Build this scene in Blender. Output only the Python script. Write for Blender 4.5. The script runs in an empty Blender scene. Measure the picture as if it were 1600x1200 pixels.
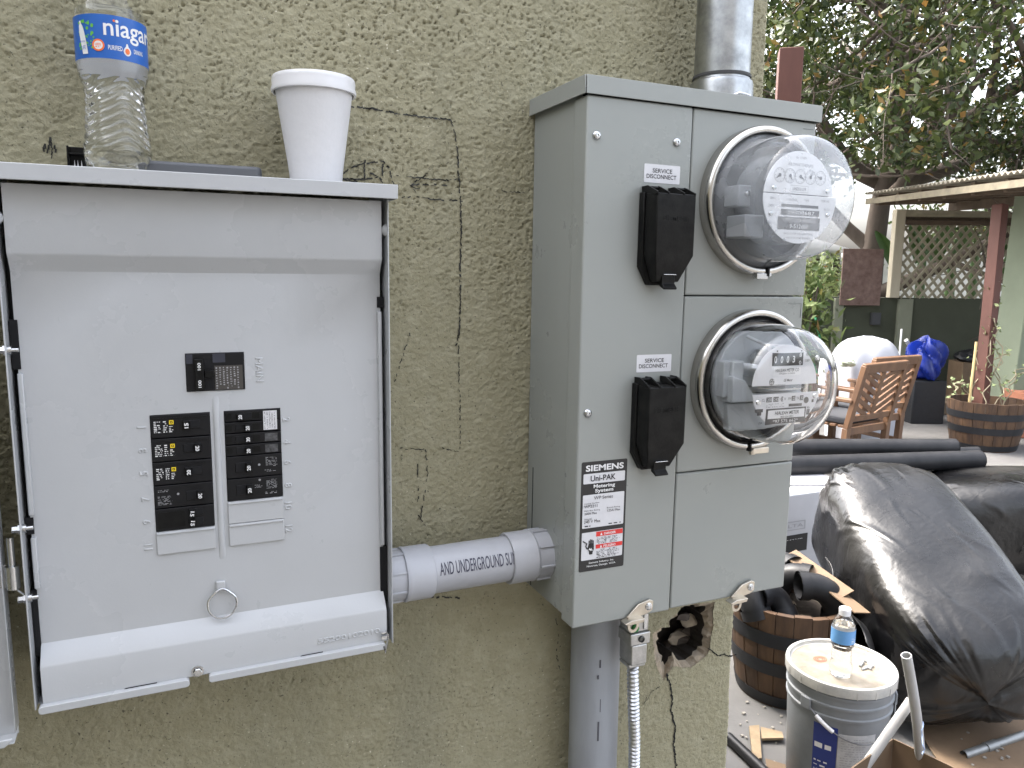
import bpy, bmesh, math, random
import numpy as np
from mathutils import Vector, Matrix
random.seed(7)
rng = np.random.default_rng(11)
R = math.radians
scn = bpy.context.scene
COL = scn.collection

# ------------------------------------------------------------------ camera, sky, sun, exposure
CAM = Vector((0.1792, -0.968, 1.5207)); YAW, PIT, ROL, FPX = 0.418, 0.1454, 0.0103, 1196.6
fwd = Vector((math.sin(YAW)*math.cos(PIT), math.cos(YAW)*math.cos(PIT), -math.sin(PIT)))
rgt = Vector((math.cos(YAW), -math.sin(YAW), 0)); upv = rgt.cross(fwd)
rr = rgt*math.cos(ROL)+upv*math.sin(ROL); uu = -rgt*math.sin(ROL)+upv*math.cos(ROL)
cd = bpy.data.cameras.new("camera"); cam = bpy.data.objects.new("camera", cd); COL.objects.link(cam)
cd.lens = FPX/1600*36; cd.sensor_width = 36; cd.clip_start = .02; cd.clip_end = 600
m = Matrix((rr, uu, -fwd)).transposed().to_4x4(); m.translation = CAM; cam.matrix_world = m
scn.camera = cam

SUN_EL, SUN_V = R(55), Vector((-.52, .854, 0)).normalized()
w = bpy.data.worlds.new("World"); scn.world = w; w.use_nodes = True
nt = w.node_tree; bg = nt.nodes['Background']
sky = nt.nodes.new('ShaderNodeTexSky'); sky.sky_type = 'NISHITA'; sky.sun_disc = False
sky.sun_elevation = SUN_EL; sky.sun_rotation = math.atan2(SUN_V.x, SUN_V.y)
sky.air_density = 1.0; sky.dust_density = 8.0; sky.ozone_density = 1.0
hs = nt.nodes.new('ShaderNodeHueSaturation'); hs.inputs['Saturation'].default_value = .42      # high thin overcast: nearly white sky
nt.links.new(sky.outputs[0], hs.inputs['Color']); nt.links.new(hs.outputs[0], bg.inputs[0]); bg.inputs[1].default_value = .15
sl = bpy.data.lights.new("sun", 'SUN'); so = bpy.data.objects.new("sun", sl); COL.objects.link(so)
sl.energy = .9; sl.angle = R(10); sl.color = (1, .93, .83)
sd = SUN_V*math.cos(SUN_EL)+Vector((0, 0, math.sin(SUN_EL)))
so.rotation_euler = (-sd).to_track_quat('-Z', 'Y').to_euler(); so.location = (0, 0, 8)
scn.view_settings.view_transform = 'Standard'; scn.view_settings.look = 'None'
scn.view_settings.exposure = 2.95; scn.view_settings.gamma = 1; scn.view_settings.use_curve_mapping = False
scn.render.engine = 'CYCLES'
cy = scn.cycles
cy.max_bounces = 14; cy.transparent_max_bounces = 24; cy.transmission_bounces = 12; cy.glossy_bounces = 6; cy.diffuse_bounces = 4
cy.use_denoising = True; cy.sample_clamp_indirect = 8
try: cy.denoiser = 'OPENIMAGEDENOISE'
except Exception: pass

# ------------------------------------------------------------------ helpers
def ray(px, py): return fwd+rr*((px-800)/FPX)-uu*((py-600)/FPX)
def on_y(px, py, y):
    d = ray(px, py); return CAM+d*((y-CAM.y)/d.y)
def on_z(px, py, z):
    d = ray(px, py); return CAM+d*((z-CAM.z)/d.z)
def at_depth(px, py, D): return CAM+ray(px, py)*D

MATS = {}
def mat(name, col=(.5,.5,.5), rough=.5, metal=0., var=0., vscale=8., var_col=None, bump=0., bscale=120., coat=0., spec=.5, trans=0., ior=1.45, stretch=(1,1,1), emit=None):
    if name in MATS: return MATS[name]
    M = bpy.data.materials.new(name); M.use_nodes = True
    n = M.node_tree; b = n.nodes['Principled BSDF']
    b.inputs['Base Color'].default_value = (*col, 1); b.inputs['Roughness'].default_value = rough
    b.inputs['Metallic'].default_value = metal; b.inputs['Coat Weight'].default_value = coat
    b.inputs['Specular IOR Level'].default_value = spec; b.inputs['IOR'].default_value = ior
    b.inputs['Transmission Weight'].default_value = trans
    if var or bump:
        tc = n.nodes.new('ShaderNodeTexCoord'); mp = n.nodes.new('ShaderNodeMapping')
        mp.inputs['Scale'].default_value = stretch; n.links.new(tc.outputs['Object'], mp.inputs[0])
    if var:
        t = n.nodes.new('ShaderNodeTexNoise'); t.inputs['Scale'].default_value = vscale; t.inputs['Detail'].default_value = 6; t.inputs['Roughness'].default_value = .65
        n.links.new(mp.outputs[0], t.inputs['Vector'])
        r = n.nodes.new('ShaderNodeValToRGB'); r.color_ramp.elements[0].position = .32; r.color_ramp.elements[1].position = .68
        n.links.new(t.outputs[0], r.inputs[0])
        mx = n.nodes.new('ShaderNodeMix'); mx.data_type = 'RGBA'
        vc = var_col if var_col else tuple(c*(1-var) for c in col)
        mx.inputs[6].default_value = (*col, 1); mx.inputs[7].default_value = (*vc, 1)
        n.links.new(r.outputs[0], mx.inputs[0]); n.links.new(mx.outputs[2], b.inputs['Base Color'])
        mr = n.nodes.new('ShaderNodeMapRange'); mr.inputs['To Min'].default_value = max(0, rough-.07); mr.inputs['To Max'].default_value = min(1, rough+.1)
        n.links.new(t.outputs[0], mr.inputs[0]); n.links.new(mr.outputs[0], b.inputs['Roughness'])
    if bump:
        t2 = n.nodes.new('ShaderNodeTexNoise'); t2.inputs['Scale'].default_value = bscale; t2.inputs['Detail'].default_value = 5
        n.links.new(mp.outputs[0], t2.inputs['Vector'])
        bp = n.nodes.new('ShaderNodeBump'); bp.inputs['Strength'].default_value = bump; bp.inputs['Distance'].default_value = .002
        n.links.new(t2.outputs[0], bp.inputs['Height']); n.links.new(bp.outputs[0], b.inputs['Normal'])
    MATS[name] = M; return M

def enamel(name, col, rough, smudge):
    """sprayed sheet steel: slight oil-canning, dusty smudges, fine scratches"""
    M = bpy.data.materials.new(name); M.use_nodes = True; n = M.node_tree; b = n.nodes['Principled BSDF']; tc = n.nodes.new('ShaderNodeTexCoord')
    def nz(sc, det, st=(1,1,1), rot=(0,0,0)):
        mp = n.nodes.new('ShaderNodeMapping'); mp.inputs['Scale'].default_value = st; mp.inputs['Rotation'].default_value = rot; n.links.new(tc.outputs['Object'], mp.inputs[0])
        t = n.nodes.new('ShaderNodeTexNoise'); t.inputs['Scale'].default_value = sc; t.inputs['Detail'].default_value = det; t.inputs['Roughness'].default_value = .6; n.links.new(mp.outputs[0], t.inputs['Vector']); return t.outputs[0]
    def rng_(src, a0, a1, b0, b1):
        r = n.nodes.new('ShaderNodeMapRange')
        for k_, v in zip(('From Min','From Max','To Min','To Max'), (a0,a1,b0,b1)): r.inputs[k_].default_value = v
        n.links.new(src, r.inputs[0]); return r.outputs[0]
    def mix(f, a_, c):
        mx = n.nodes.new('ShaderNodeMix'); mx.data_type = 'RGBA'; n.links.new(f, mx.inputs[0])
        if isinstance(a_, tuple): mx.inputs[6].default_value = (*a_,1)
        else: n.links.new(a_, mx.inputs[6])
        mx.inputs[7].default_value = (*c,1); return mx.outputs[2]
    c = mix(rng_(nz(7, 2), .35, .80, 0, .4), col, smudge)
    c = mix(rng_(nz(30, 5, (1,1,.25)), .62, .80, 0, .10), c, tuple(v*.72 for v in col))
    c = mix(rng_(nz(120, 2), .75, .79, 0, .25), c, tuple(v*.5 for v in col))
    c = mix(rng_(nz(60, 2, (.12,.12,4), (.3,.5,.2)), .76, .79, 0, .14), c, tuple(min(.8, v*1.5) for v in col))
    n.links.new(c, b.inputs['Base Color']); n.links.new(rng_(nz(6, 6), .3, .7, rough-.08, rough+.12), b.inputs['Roughness'])
    bp = n.nodes.new('ShaderNodeBump'); bp.inputs['Strength'].default_value = .35; bp.inputs['Distance'].default_value = .012; n.links.new(nz(4.5, 1), bp.inputs['Height'])
    b2 = n.nodes.new('ShaderNodeBump'); b2.inputs['Strength'].default_value = .06; b2.inputs['Distance'].default_value = .001; n.links.new(nz(420, 2), b2.inputs['Height']); n.links.new(bp.outputs[0], b2.inputs['Normal']); n.links.new(b2.outputs[0], b.inputs['Normal'])
    MATS[name] = M; return M

def clear_mat(name, tint=(1,1,1), ior=1.5, rough=.02, haze=0., haze_col=(.8,.8,.8)):
    """thin clear shell: straight-through transparency, fresnel gloss, optional milky haze"""
    M = bpy.data.materials.new(name); M.use_nodes = True; n = M.node_tree; n.nodes.clear()
    o = n.nodes.new('ShaderNodeOutputMaterial'); tr = n.nodes.new('ShaderNodeBsdfTransparent'); gl = n.nodes.new('ShaderNodeBsdfGlossy')
    tr.inputs[0].default_value = (*tint, 1); gl.inputs['Roughness'].default_value = rough
    f0 = ((ior-1)/(ior+1))**2; lw = n.nodes.new('ShaderNodeLayerWeight'); lw.inputs[0].default_value = .5
    pw = n.nodes.new('ShaderNodeMath'); pw.operation = 'POWER'; pw.inputs[1].default_value = 4.; n.links.new(lw.outputs['Facing'], pw.inputs[0])
    fr = n.nodes.new('ShaderNodeMath'); fr.operation = 'MULTIPLY_ADD'; fr.inputs[1].default_value = .85; fr.inputs[2].default_value = f0; n.links.new(pw.outputs[0], fr.inputs[0])
    mx = n.nodes.new('ShaderNodeMixShader'); n.links.new(fr.outputs[0], mx.inputs[0])
    src = tr.outputs[0]
    if haze:
        df = n.nodes.new('ShaderNodeBsdfDiffuse'); df.inputs[0].default_value = (*haze_col, 1)
        tl = n.nodes.new('ShaderNodeBsdfTranslucent'); tl.inputs[0].default_value = (*haze_col, 1)
        ad = n.nodes.new('ShaderNodeMixShader'); ad.inputs[0].default_value = .5
        n.links.new(df.outputs[0], ad.inputs[1]); n.links.new(tl.outputs[0], ad.inputs[2])
        tc = n.nodes.new('ShaderNodeTexCoord'); t = n.nodes.new('ShaderNodeTexNoise'); t.inputs['Scale'].default_value = 25; t.inputs['Detail'].default_value = 5
        n.links.new(tc.outputs['Object'], t.inputs['Vector'])
        mr = n.nodes.new('ShaderNodeMapRange'); mr.inputs['From Min'].default_value = .3; mr.inputs['From Max'].default_value = .7
        mr.inputs['To Min'].default_value = haze*.6; mr.inputs['To Max'].default_value = haze*1.3
        n.links.new(t.outputs[0], mr.inputs[0])
        m2 = n.nodes.new('ShaderNodeMixShader'); n.links.new(mr.outputs[0], m2.inputs[0])
        n.links.new(tr.outputs[0], m2.inputs[1]); n.links.new(ad.outputs[0], m2.inputs[2]); src = m2.outputs[0]
    n.links.new(src, mx.inputs[1]); n.links.new(gl.outputs[0], mx.inputs[2]); n.links.new(mx.outputs[0], o.inputs[0])
    MATS[name] = M; return M

def link(o, parent=None):
    COL.objects.link(o)
    if parent is not None: o.parent = parent
    return o
def tag(o, label, cat, group=None, kind=None):
    o['label'] = label; o['category'] = cat
    if group: o['group'] = group
    if kind: o['kind'] = kind
    return o
def empty(name, loc=(0,0,0), rot=(0,0,0)):
    o = bpy.data.objects.new(name, None); COL.objects.link(o); o.location = loc; o.rotation_euler = rot; o.empty_display_size = .05
    return o

class MB:
    def __init__(s): s.v = []; s.f = []; s.mi = []; s.cur = 0
    def add(s, vs, fs):
        k = len(s.v); s.v += [tuple(p) for p in vs]; s.f += [tuple(i+k for i in f) for f in fs]; s.mi += [s.cur]*len(fs); return s
    def box(s, x0, x1, y0, y1, z0, z1):
        x0, x1 = min(x0,x1), max(x0,x1); y0, y1 = min(y0,y1), max(y0,y1); z0, z1 = min(z0,z1), max(z0,z1)
        return s.add([(x0,y0,z0),(x1,y0,z0),(x1,y1,z0),(x0,y1,z0),(x0,y0,z1),(x1,y0,z1),(x1,y1,z1),(x0,y1,z1)],
                     [(0,3,2,1),(4,5,6,7),(0,1,5,4),(1,2,6,5),(2,3,7,6),(3,0,4,7)])
    def obox(s, c, ax, ay, az):
        """oriented box: centre and three half axes"""
        c = Vector(c); ax, ay, az = Vector(ax), Vector(ay), Vector(az)
        vs = [c+ax*i+ay*j+az*k for k in (-1,1) for (i,j) in ((-1,-1),(1,-1),(1,1),(-1,1))]
        return s.add(vs, [(0,3,2,1),(4,5,6,7),(0,1,5,4),(1,2,6,5),(2,3,7,6),(3,0,4,7)])
    def beam(s, a, b, w, h, up=(0,0,1)):
        a, b = Vector(a), Vector(b); d = (b-a); L = d.length; d.normalize(); up = Vector(up)
        if abs(d.dot(up)) > .99: up = Vector((1,0,0))
        x = d.cross(up).normalized(); z = x.cross(d).normalized()
        return s.obox((a+b)/2, x*(w/2), d*(L/2), z*(h/2))
    def prism(s, poly, mp, a, b):
        """poly in 2-D, mp(u, v, t) -> 3-D, from t=a to t=b"""
        n = len(poly); vs = [mp(u,v,a) for u,v in poly]+[mp(u,v,b) for u,v in poly]
        fs = [tuple(range(n))[::-1], tuple(range(n,2*n))]+[(i,(i+1)%n,(i+1)%n+n,i+n) for i in range(n)]
        return s.add(vs, fs)
    def tube(s, pts, r, seg=12, caps=True, closed=False):
        pts = [Vector(p) for p in pts]; n = len(pts); rs = r if isinstance(r, (list,tuple)) else [r]*n
        vs = []; nrm = None
        for i, p in enumerate(pts):
            if closed: d = pts[(i+1)%n]-pts[i-1]
            else: d = pts[min(i+1,n-1)]-pts[max(i-1,0)]
            d.normalize()
            if nrm is None: nrm = d.orthogonal().normalized()
            else: nrm = (nrm-d*nrm.dot(d)).normalized()
            b = d.cross(nrm)
            for k in range(seg):
                a = 2*math.pi*k/seg; vs.append(p+(nrm*math.cos(a)+b*math.sin(a))*rs[i])
        fs = []
        for i in range(n if closed else n-1):
            j = (i+1)%n
            for k in range(seg):
                k2 = (k+1)%seg; fs.append((i*seg+k, i*seg+k2, j*seg+k2, j*seg+k))
        if caps and not closed: fs += [tuple(range(seg))[::-1], tuple(range((n-1)*seg, n*seg))]
        return s.add(vs, fs)
    def lathe(s, prof, mp, seg=48, closed=False, cap0=False, cap1=False, arc=None):
        """prof [(radius, height)], mp(x, y, h) -> 3-D"""
        n = len(prof); vs = []; A = 2*math.pi if arc is None else arc[1]-arc[0]; A0 = 0 if arc is None else arc[0]
        sg = seg if arc is None else seg+1
        for (r,h) in prof:
            for k in range(sg):
                a = A0+A*k/seg; vs.append(mp(r*math.cos(a), r*math.sin(a), h))
        fs = []
        for i in range(n if closed else n-1):
            j = (i+1)%n
            for k in range(seg):
                k2 = (k+1)%sg; fs.append((i*sg+k, i*sg+k2, j*sg+k2, j*sg+k))
        if cap0: fs.append(tuple(range(sg))[::-1])
        if cap1: fs.append(tuple(range((n-1)*sg, n*sg)))
        return s.add(vs, fs)
    def grid(s, nu, nv, fn, wrap_u=False):
        vs = [fn(i/(nu if wrap_u else nu-1), j/(nv-1)) for j in range(nv) for i in range(nu)]
        fs = []
        for j in range(nv-1):
            for i in range(nu if wrap_u else nu-1):
                i2 = (i+1)%nu; fs.append((j*nu+i, j*nu+i2, (j+1)*nu+i2, (j+1)*nu+i))
        return s.add(vs, fs)
    def merge(s, o): return s.add(o.v, o.f)
    def build(s, name, mats, parent=None, bevel=0., seg=2, smooth=40, fix=True):
        me = bpy.data.meshes.new(name); me.from_pydata(s.v, [], s.f)
        mats = mats if isinstance(mats, (list,tuple)) else [mats]
        for mm in mats: me.materials.append(mm)
        if len(mats) > 1: me.polygons.foreach_set('material_index', s.mi)
        if fix and len(s.f) < 60000:
            bm = bmesh.new(); bm.from_mesh(me); bmesh.ops.remove_doubles(bm, verts=bm.verts, dist=1e-7)
            bmesh.ops.recalc_face_normals(bm, faces=bm.faces); bm.to_mesh(me); bm.free()
        if smooth:
            me.polygons.foreach_set('use_smooth', [True]*len(me.polygons)); me.set_sharp_from_angle(angle=R(smooth))
        me.update()
        o = bpy.data.objects.new(name, me); link(o, parent)
        if bevel:
            bv = o.modifiers.new('bevel', 'BEVEL'); bv.width = bevel; bv.segments = seg; bv.limit_method = 'ANGLE'; bv.angle_limit = R(40)
        return o

def fy(u, v, t): return (u, t, v)        # lathe / prism axis along y (front faces towards -y)
def text_mesh(s_, bold=0., depth=0., bev=0.):
    cu = bpy.data.curves.new('t', 'FONT'); cu.body = s_; cu.size = 1; cu.align_x = 'LEFT'; cu.resolution_u = 3
    cu.offset = bold; cu.extrude = depth; cu.bevel_depth = bev; cu.bevel_resolution = 1; cu.space_line = .9
    o = bpy.data.objects.new('t', cu); COL.objects.link(o)
    bpy.context.view_layer.update()
    me = bpy.data.meshes.new_from_object(o.evaluated_get(bpy.context.evaluated_depsgraph_get()))
    vs = np.array([v.co[:] for v in me.vertices]) if len(me.vertices) else np.zeros((1,3)); fs = [tuple(p.vertices) for p in me.polygons]
    bpy.data.objects.remove(o); bpy.data.curves.remove(cu); bpy.data.meshes.remove(me)
    return vs, fs
def slice_mesh(vs, fs, nu, nv_):
    bm = bmesh.new(); bv = [bm.verts.new(p) for p in vs]
    for f in fs:
        try: bm.faces.new([bv[i] for i in f])
        except ValueError: pass
    lo, hi = vs.min(0), vs.max(0)
    for ax_, n_ in ((0, nu), (1, nv_)):
        for i in range(1, n_):
            co = [0,0,0]; co[ax_] = lo[ax_]+(hi[ax_]-lo[ax_])*i/n_; no = [0,0,0]; no[ax_] = 1
            bmesh.ops.bisect_plane(bm, geom=bm.verts[:]+bm.edges[:]+bm.faces[:], dist=1e-6, plane_co=co, plane_no=no)
    bm.verts.ensure_lookup_table(); bm.verts.index_update(); v2 = np.array([v.co[:] for v in bm.verts]); f2 = [tuple(v.index for v in f.verts) for f in bm.faces]; bm.free(); return v2, f2
def put_text(mb, s_, cx, cz, w_, h_, mp, rot=0, bold=.0, depth=0., skew=0., cut=None):
    """fit a string into a w x h box centred at (cx, cz) of a surface given by mp(u, v, t)"""
    vs, fs = text_mesh(s_, bold)
    if cut: vs, fs = slice_mesh(vs, fs, *cut)
    lo, hi = vs.min(0), vs.max(0); c, s2 = math.cos(R(rot)), math.sin(R(rot)); out = []
    for p in vs:
        u = ((p[0]-lo[0])/max(1e-6,hi[0]-lo[0])-.5)*w_; v = ((p[1]-lo[1])/max(1e-6,hi[1]-lo[1])-.5)*h_; u += skew*v
        out.append(mp(cx+u*c-v*s2, cz+u*s2+v*c, 0.))
    if depth:
        n = len(out); bot = []
        for p in vs:
            u = ((p[0]-lo[0])/max(1e-6,hi[0]-lo[0])-.5)*w_; v = ((p[1]-lo[1])/max(1e-6,hi[1]-lo[1])-.5)*h_; u += skew*v
            bot.append(mp(cx+u*c-v*s2, cz+u*s2+v*c, depth))
        ed = {}
        for f in fs:
            for i in range(len(f)):
                e = (f[i], f[(i+1)%len(f)]); k = (min(e), max(e)); ed[k] = None if k in ed else e
        fs2 = list(fs)+[(e[1], e[0], e[0]+n, e[1]+n) for e in ed.values() if e]
        mb.add(out+bot, fs2)
    else: mb.add(out, fs)
def plane_y(y): return lambda u, v, t: (u, y+t, v)
def small_print(mb, x0, x1, z1, z0, rows, mp, hfrac=.55, seed=0, minw=.06, rot90=False):
    """rows of tiny unreadable print"""
    r = random.Random(seed); dz = (z1-z0)/rows; W = x1-x0
    for i in range(rows):
        u = 0.; zc = z1-dz*(i+.5); end = r.uniform(.75, 1.)
        while u < end:
            ww = min(r.uniform(minw, minw*3.2), end-u); a, b = x0+u*W, x0+(u+ww*r.uniform(.6,.9))*W; h = dz*hfrac/2*r.uniform(.5,1.)
            if r.random() < .14: u += ww; continue
            mb.add([mp(a,zc-h,0), mp(b,zc-h,0), mp(b,zc+h,0), mp(a,zc+h,0)], [(0,1,2,3)]); u += ww+minw*.25
def rrect(x0, x1, z0, z1, r, n=5):
    o = []
    for cx, cz, a0 in ((x1-r,z1-r,0),(x0+r,z1-r,90),(x0+r,z0+r,180),(x1-r,z0+r,270)):
        for k in range(n+1):
            a = R(a0+90*k/n); o.append((cx+r*math.cos(a), cz+r*math.sin(a)))
    return o

# vectorised gradient noise for the stucco
_perm = rng.permutation(512); _grad = rng.normal(size=(512,2)); _grad /= np.linalg.norm(_grad, axis=1)[:,None]
def pnoise(x, y):
    xi = np.floor(x).astype(int); yi = np.floor(y).astype(int); xf = x-xi; yf = y-yi
    def g(ix, iy, dx, dy):
        h = _perm[(_perm[ix % 512]+iy) % 512]; G = _grad[h]; return G[...,0]*dx+G[...,1]*dy
    u = xf**3*(xf*(xf*6-15)+10); v = yf**3*(yf*(yf*6-15)+10)
    a = g(xi,yi,xf,yf); b = g(xi+1,yi,xf-1,yf); c = g(xi,yi+1,xf,yf-1); d = g(xi+1,yi+1,xf-1,yf-1)
    return (a+(b-a)*u)*(1-v)+(c+(d-c)*u)*v

def stucco_h(x, z):
    """height of the sprayed stucco above the wall plane, metres"""
    wx = x+.004*pnoise(x*45+9, z*45); wz = z+.004*pnoise(x*45, z*45+31)
    fl = .012*pnoise(x*16+40, z*16+3); lump = pnoise(wx*95, wz*120)*.0011+pnoise((wx+fl)*190+7, (wz-fl*.6)*250)*.0013+pnoise(wx*12, wz*12)*.0008+pnoise(wx*3, wz*3)*.002
    p = pnoise(wx*205+50, wz*275+20)+.35*pnoise(wx*360+11, wz*400+5); q = pnoise(wx*4+3, wz*4+80)
    amount = np.clip(.55+.50*(z-1.35)+1.1*q+.9*pnoise(wx*26+5, wz*26+9), .05, 1.25)
    pit = np.clip((p-.285)/.10, 0, 1)*amount
    return lump-pit*.0031+.0009*np.abs(pnoise(wx*60, wz*60))

# ------------------------------------------------------------------ materials
def stucco_material():
    M = bpy.data.materials.new('olive_stucco'); M.use_nodes = True; n = M.node_tree; b = n.nodes['Principled BSDF']
    b.inputs['Roughness'].default_value = .82; b.inputs['Specular IOR Level'].default_value = .3
    tc = n.nodes.new('ShaderNodeTexCoord')
    def noise(sc, det=4, ro=.6):
        t = n.nodes.new('ShaderNodeTexNoise'); t.inputs['Scale'].default_value = sc; t.inputs['Detail'].default_value = det; t.inputs['Roughness'].default_value = ro
        n.links.new(tc.outputs['Object'], t.inputs['Vector']); return t.outputs[0]
    def ramp(src, p0, p1):
        r = n.nodes.new('ShaderNodeMapRange'); r.inputs['From Min'].default_value = p0; r.inputs['From Max'].default_value = p1
        n.links.new(src, r.inputs[0]); return r.outputs[0]
    def mix(f, a, b2):
        mx = n.nodes.new('ShaderNodeMix'); mx.data_type = 'RGBA'; n.links.new(f, mx.inputs[0])
        if isinstance(a, tuple): mx.inputs[6].default_value = (*a,1)
        else: n.links.new(a, mx.inputs[6])
        if isinstance(b2, tuple): mx.inputs[7].default_value = (*b2,1)
        else: n.links.new(b2, mx.inputs[7])
        return mx.outputs[2]
    c = mix(ramp(noise(1.3, 3), .35, .7), (.312,.290,.192), (.270,.251,.164))
    c = mix(ramp(noise(40, 5), .45, .7), c, (.336,.315,.218))
    st = n.nodes.new('ShaderNodeMapping'); st.inputs['Scale'].default_value = (7,7,.7); n.links.new(tc.outputs['Object'], st.inputs[0])
    t9 = n.nodes.new('ShaderNodeTexNoise'); t9.inputs['Scale'].default_value = 1.; t9.inputs['Detail'].default_value = 5; n.links.new(st.outputs[0], t9.inputs['Vector'])
    c = mix(ramp(t9.outputs[0], .55, .85), c, (.232,.222,.155))                  # old water streaks
    c = mix(ramp(noise(230, 2), .66, .70), c, (.11,.10,.07))                    # dark specks: shade of pits put into the colour, and missed paint
    sp = n.nodes.new('ShaderNodeMath'); sp.operation = 'MULTIPLY'
    n.links.new(ramp(noise(240, 1), .71, .74), sp.inputs[0]); n.links.new(ramp(noise(3.1, 3), .5, .66), sp.inputs[1])
    c = mix(sp.outputs[0], c, (.62,.58,.46))                                      # flecks of bare white plaster
    n.links.new(c, b.inputs['Base Color'])
    bp = n.nodes.new('ShaderNodeBump'); bp.inputs['Strength'].default_value = .75; bp.inputs['Distance'].default_value = .0018
    ad = n.nodes.new('ShaderNodeMath'); ad.operation = 'ADD'
    n.links.new(noise(330, 4), ad.inputs[0]); nn = noise(150, 3); nn.node.inputs['Distortion'].default_value = 1.4; n.links.new(nn, ad.inputs[1]); n.links.new(ad.outputs[0], bp.inputs['Height'])
    n.links.new(bp.outputs[0], b.inputs['Normal'])
    return M
STUCCO = stucco_material()
PANEL = enamel('light_grey_enamel', (.445,.458,.472), .27, (.37,.375,.375))
METER_GREY = enamel('meter_grey_enamel', (.262,.276,.262), .31, (.285,.293,.272))
PVC = mat('grey_pvc', (.40,.41,.44), .33, var=.14, vscale=14, var_col=(.35,.355,.375), bump=.03, bscale=200)
PVC_OLD = mat('weathered_pvc', (.33,.35,.38), .42, var=.25, vscale=12, var_col=(.24,.25,.265), stretch=(1,1,.25), bump=.05, bscale=90)
BLACK = mat('black_moulded_plastic', (.003,.003,.0033), .40, var=.3, vscale=60, var_col=(.013,.013,.012), bump=.1, bscale=400, spec=.18)
BLACK2 = mat('black_breaker_plastic', (.008,.008,.009), .42, var=.25, vscale=90, var_col=(.011,.011,.012), spec=.25)
VOID = mat('dark_inside', (.006,.006,.007), .9)
STEEL = mat('zinc_steel', (.62,.63,.64), .24, 1., var=.2, vscale=60)
GALV = mat('galvanized_steel', (.46,.475,.48), .36, 1., var=.5, vscale=34, var_col=(.25,.26,.265), bump=.1, bscale=120)
WARMSTEEL = mat('nickel_plate', (.60,.55,.47), .3, 1., var=.2, vscale=60)
CHROME = mat('polished_ring', (.52,.50,.465), .2, 1., var=.15, vscale=30)
WHITE = mat('white_label', (.62,.62,.64), .35, var=.06, vscale=80)
INK = mat('black_print', (.012,.012,.014), .4)
WINK = mat('white_print', (.72,.72,.72), .4)
GINK = mat('grey_print', (.30,.30,.31), .5)
RED = mat('red_print', (.62,.035,.03), .4)
YEL = mat('yellow_print', (.75,.55,.02), .45)
MARKER = mat('black_marker', (.012,.012,.010), .6)
FOAM = mat('white_foam', (.64,.64,.655), .45, var=.04, vscale=120, bump=.12, bscale=260)
CONCRETE = mat('yard_concrete', (.135,.132,.128), .85, var=.5, vscale=1.6, var_col=(.083,.081,.079), bump=.4, bscale=60)
CARD = mat('cardboard', (.155,.105,.064), .75, var=.18, vscale=12, bump=.15, bscale=90)
BARK = mat('grey_bark', (.115,.092,.075), .9, var=.45, vscale=5, stretch=(1,1,.3), bump=1., bscale=22)
LEAF = None
WALLGREEN = mat('green_painted_block', (.055,.061,.040), .85, var=.25, vscale=1.2, bump=.25, bscale=50)
PALEGREEN = mat('pale_green_plaster', (.18,.21,.15), .85, var=.15, vscale=2, bump=.3, bscale=60)
CREAM = mat('cream_paint', (.40,.36,.27), .7, var=.2, vscale=6, bump=.2, bscale=60, stretch=(1,1,.2))
DARKWOOD = mat('weathered_wood', (.11,.08,.055), .85, var=.4, vscale=7, bump=.3, bscale=40)
LATTICE = mat('olive_lattice_wood', (.29,.265,.19), .85, var=.25, vscale=10)
REDWOOD = mat('red_brown_paint', (.085,.029,.019), .65, var=.25, vscale=9, stretch=(1,1,.2), bump=.25, bscale=60)
TEAK = mat('teak', (.135,.072,.037), .5, var=.4, vscale=14, var_col=(.088,.046,.026), stretch=(1,1,.25), bump=.1, bscale=80)
BARRELW = mat('barrel_oak', (.095,.052,.026), .7, var=.7, vscale=16, var_col=(.032,.018,.012), stretch=(1,1,.22), bump=.4, bscale=70)
HOOP = mat('black_iron_hoop', (.012,.013,.016), .5, var=.3, vscale=20)
ABS = mat('black_abs', (.009,.0095,.011), .42, var=.5, vscale=9, var_col=(.022,.022,.024), spec=.3)
CLEAR_GLASS = clear_mat('clear_meter_glass', (.97,.985,.975), 1.5, .01)
CLOUDY = clear_mat('cloudy_meter_cover', (.95,.96,.97), 1.48, .06, haze=.28, haze_col=(.80,.83,.86))
PET = clear_mat('clear_pet', (.985,.99,.99), 1.5, .03)
WATER = mat('water', (1,1,1), .0, trans=1., ior=1.33)

# ================================================================== SETTING
# ---- ground
g = MB(); N = 40
g.add([(-150,-150,0),(150,-150,0),(150,150,0),(-150,150,0)], [(0,1,2,3)])
o = g.build('ground', CONCRETE); o['kind'] = 'structure'

# ---- house wall: displaced stucco face with a broken hole
WX = 1.029
hole_px = [(445,515),(512,508),(494,600),(502,700),(482,790),(475,860),(470,905),(440,955),(380,1005),(330,1040),(265,1050),(190,1030),(110,1150),(60,1060),(38,980),(30,900),(22,760),(90,712),(150,705),(146,652),(215,592),(245,545),(330,528)]
hole = [on_y(1020+a/5.4545, 850+b/5.4545, 0) for a, b in hole_px]; hole = [(p.x, p.z) for p in hole]; _cx = sum(p[0] for p in hole)/len(hole); _cz = sum(p[1] for p in hole)/len(hole); hole = [(_cx+(a-_cx)*1.10, _cz+(c-_cz)*1.06) for a, c in hole]
def inside(px, pz, poly):
    c = np.zeros(px.shape, bool); n = len(poly)
    for i in range(n):
        x1, y1 = poly[i]; x2, y2 = poly[i-1]
        k = ((y1 > pz) != (y2 > pz)) & (px < (x2-x1)*(pz-y1)/((y2-y1) if y2 != y1 else 1e-9)+x1); c ^= k
    return c
step = .0018; X0, Z0, Z1 = -.42, .60, 2.22
sx = np.arange(X0, WX+.05, step); sz = np.arange(Z0, Z1, step)
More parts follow.
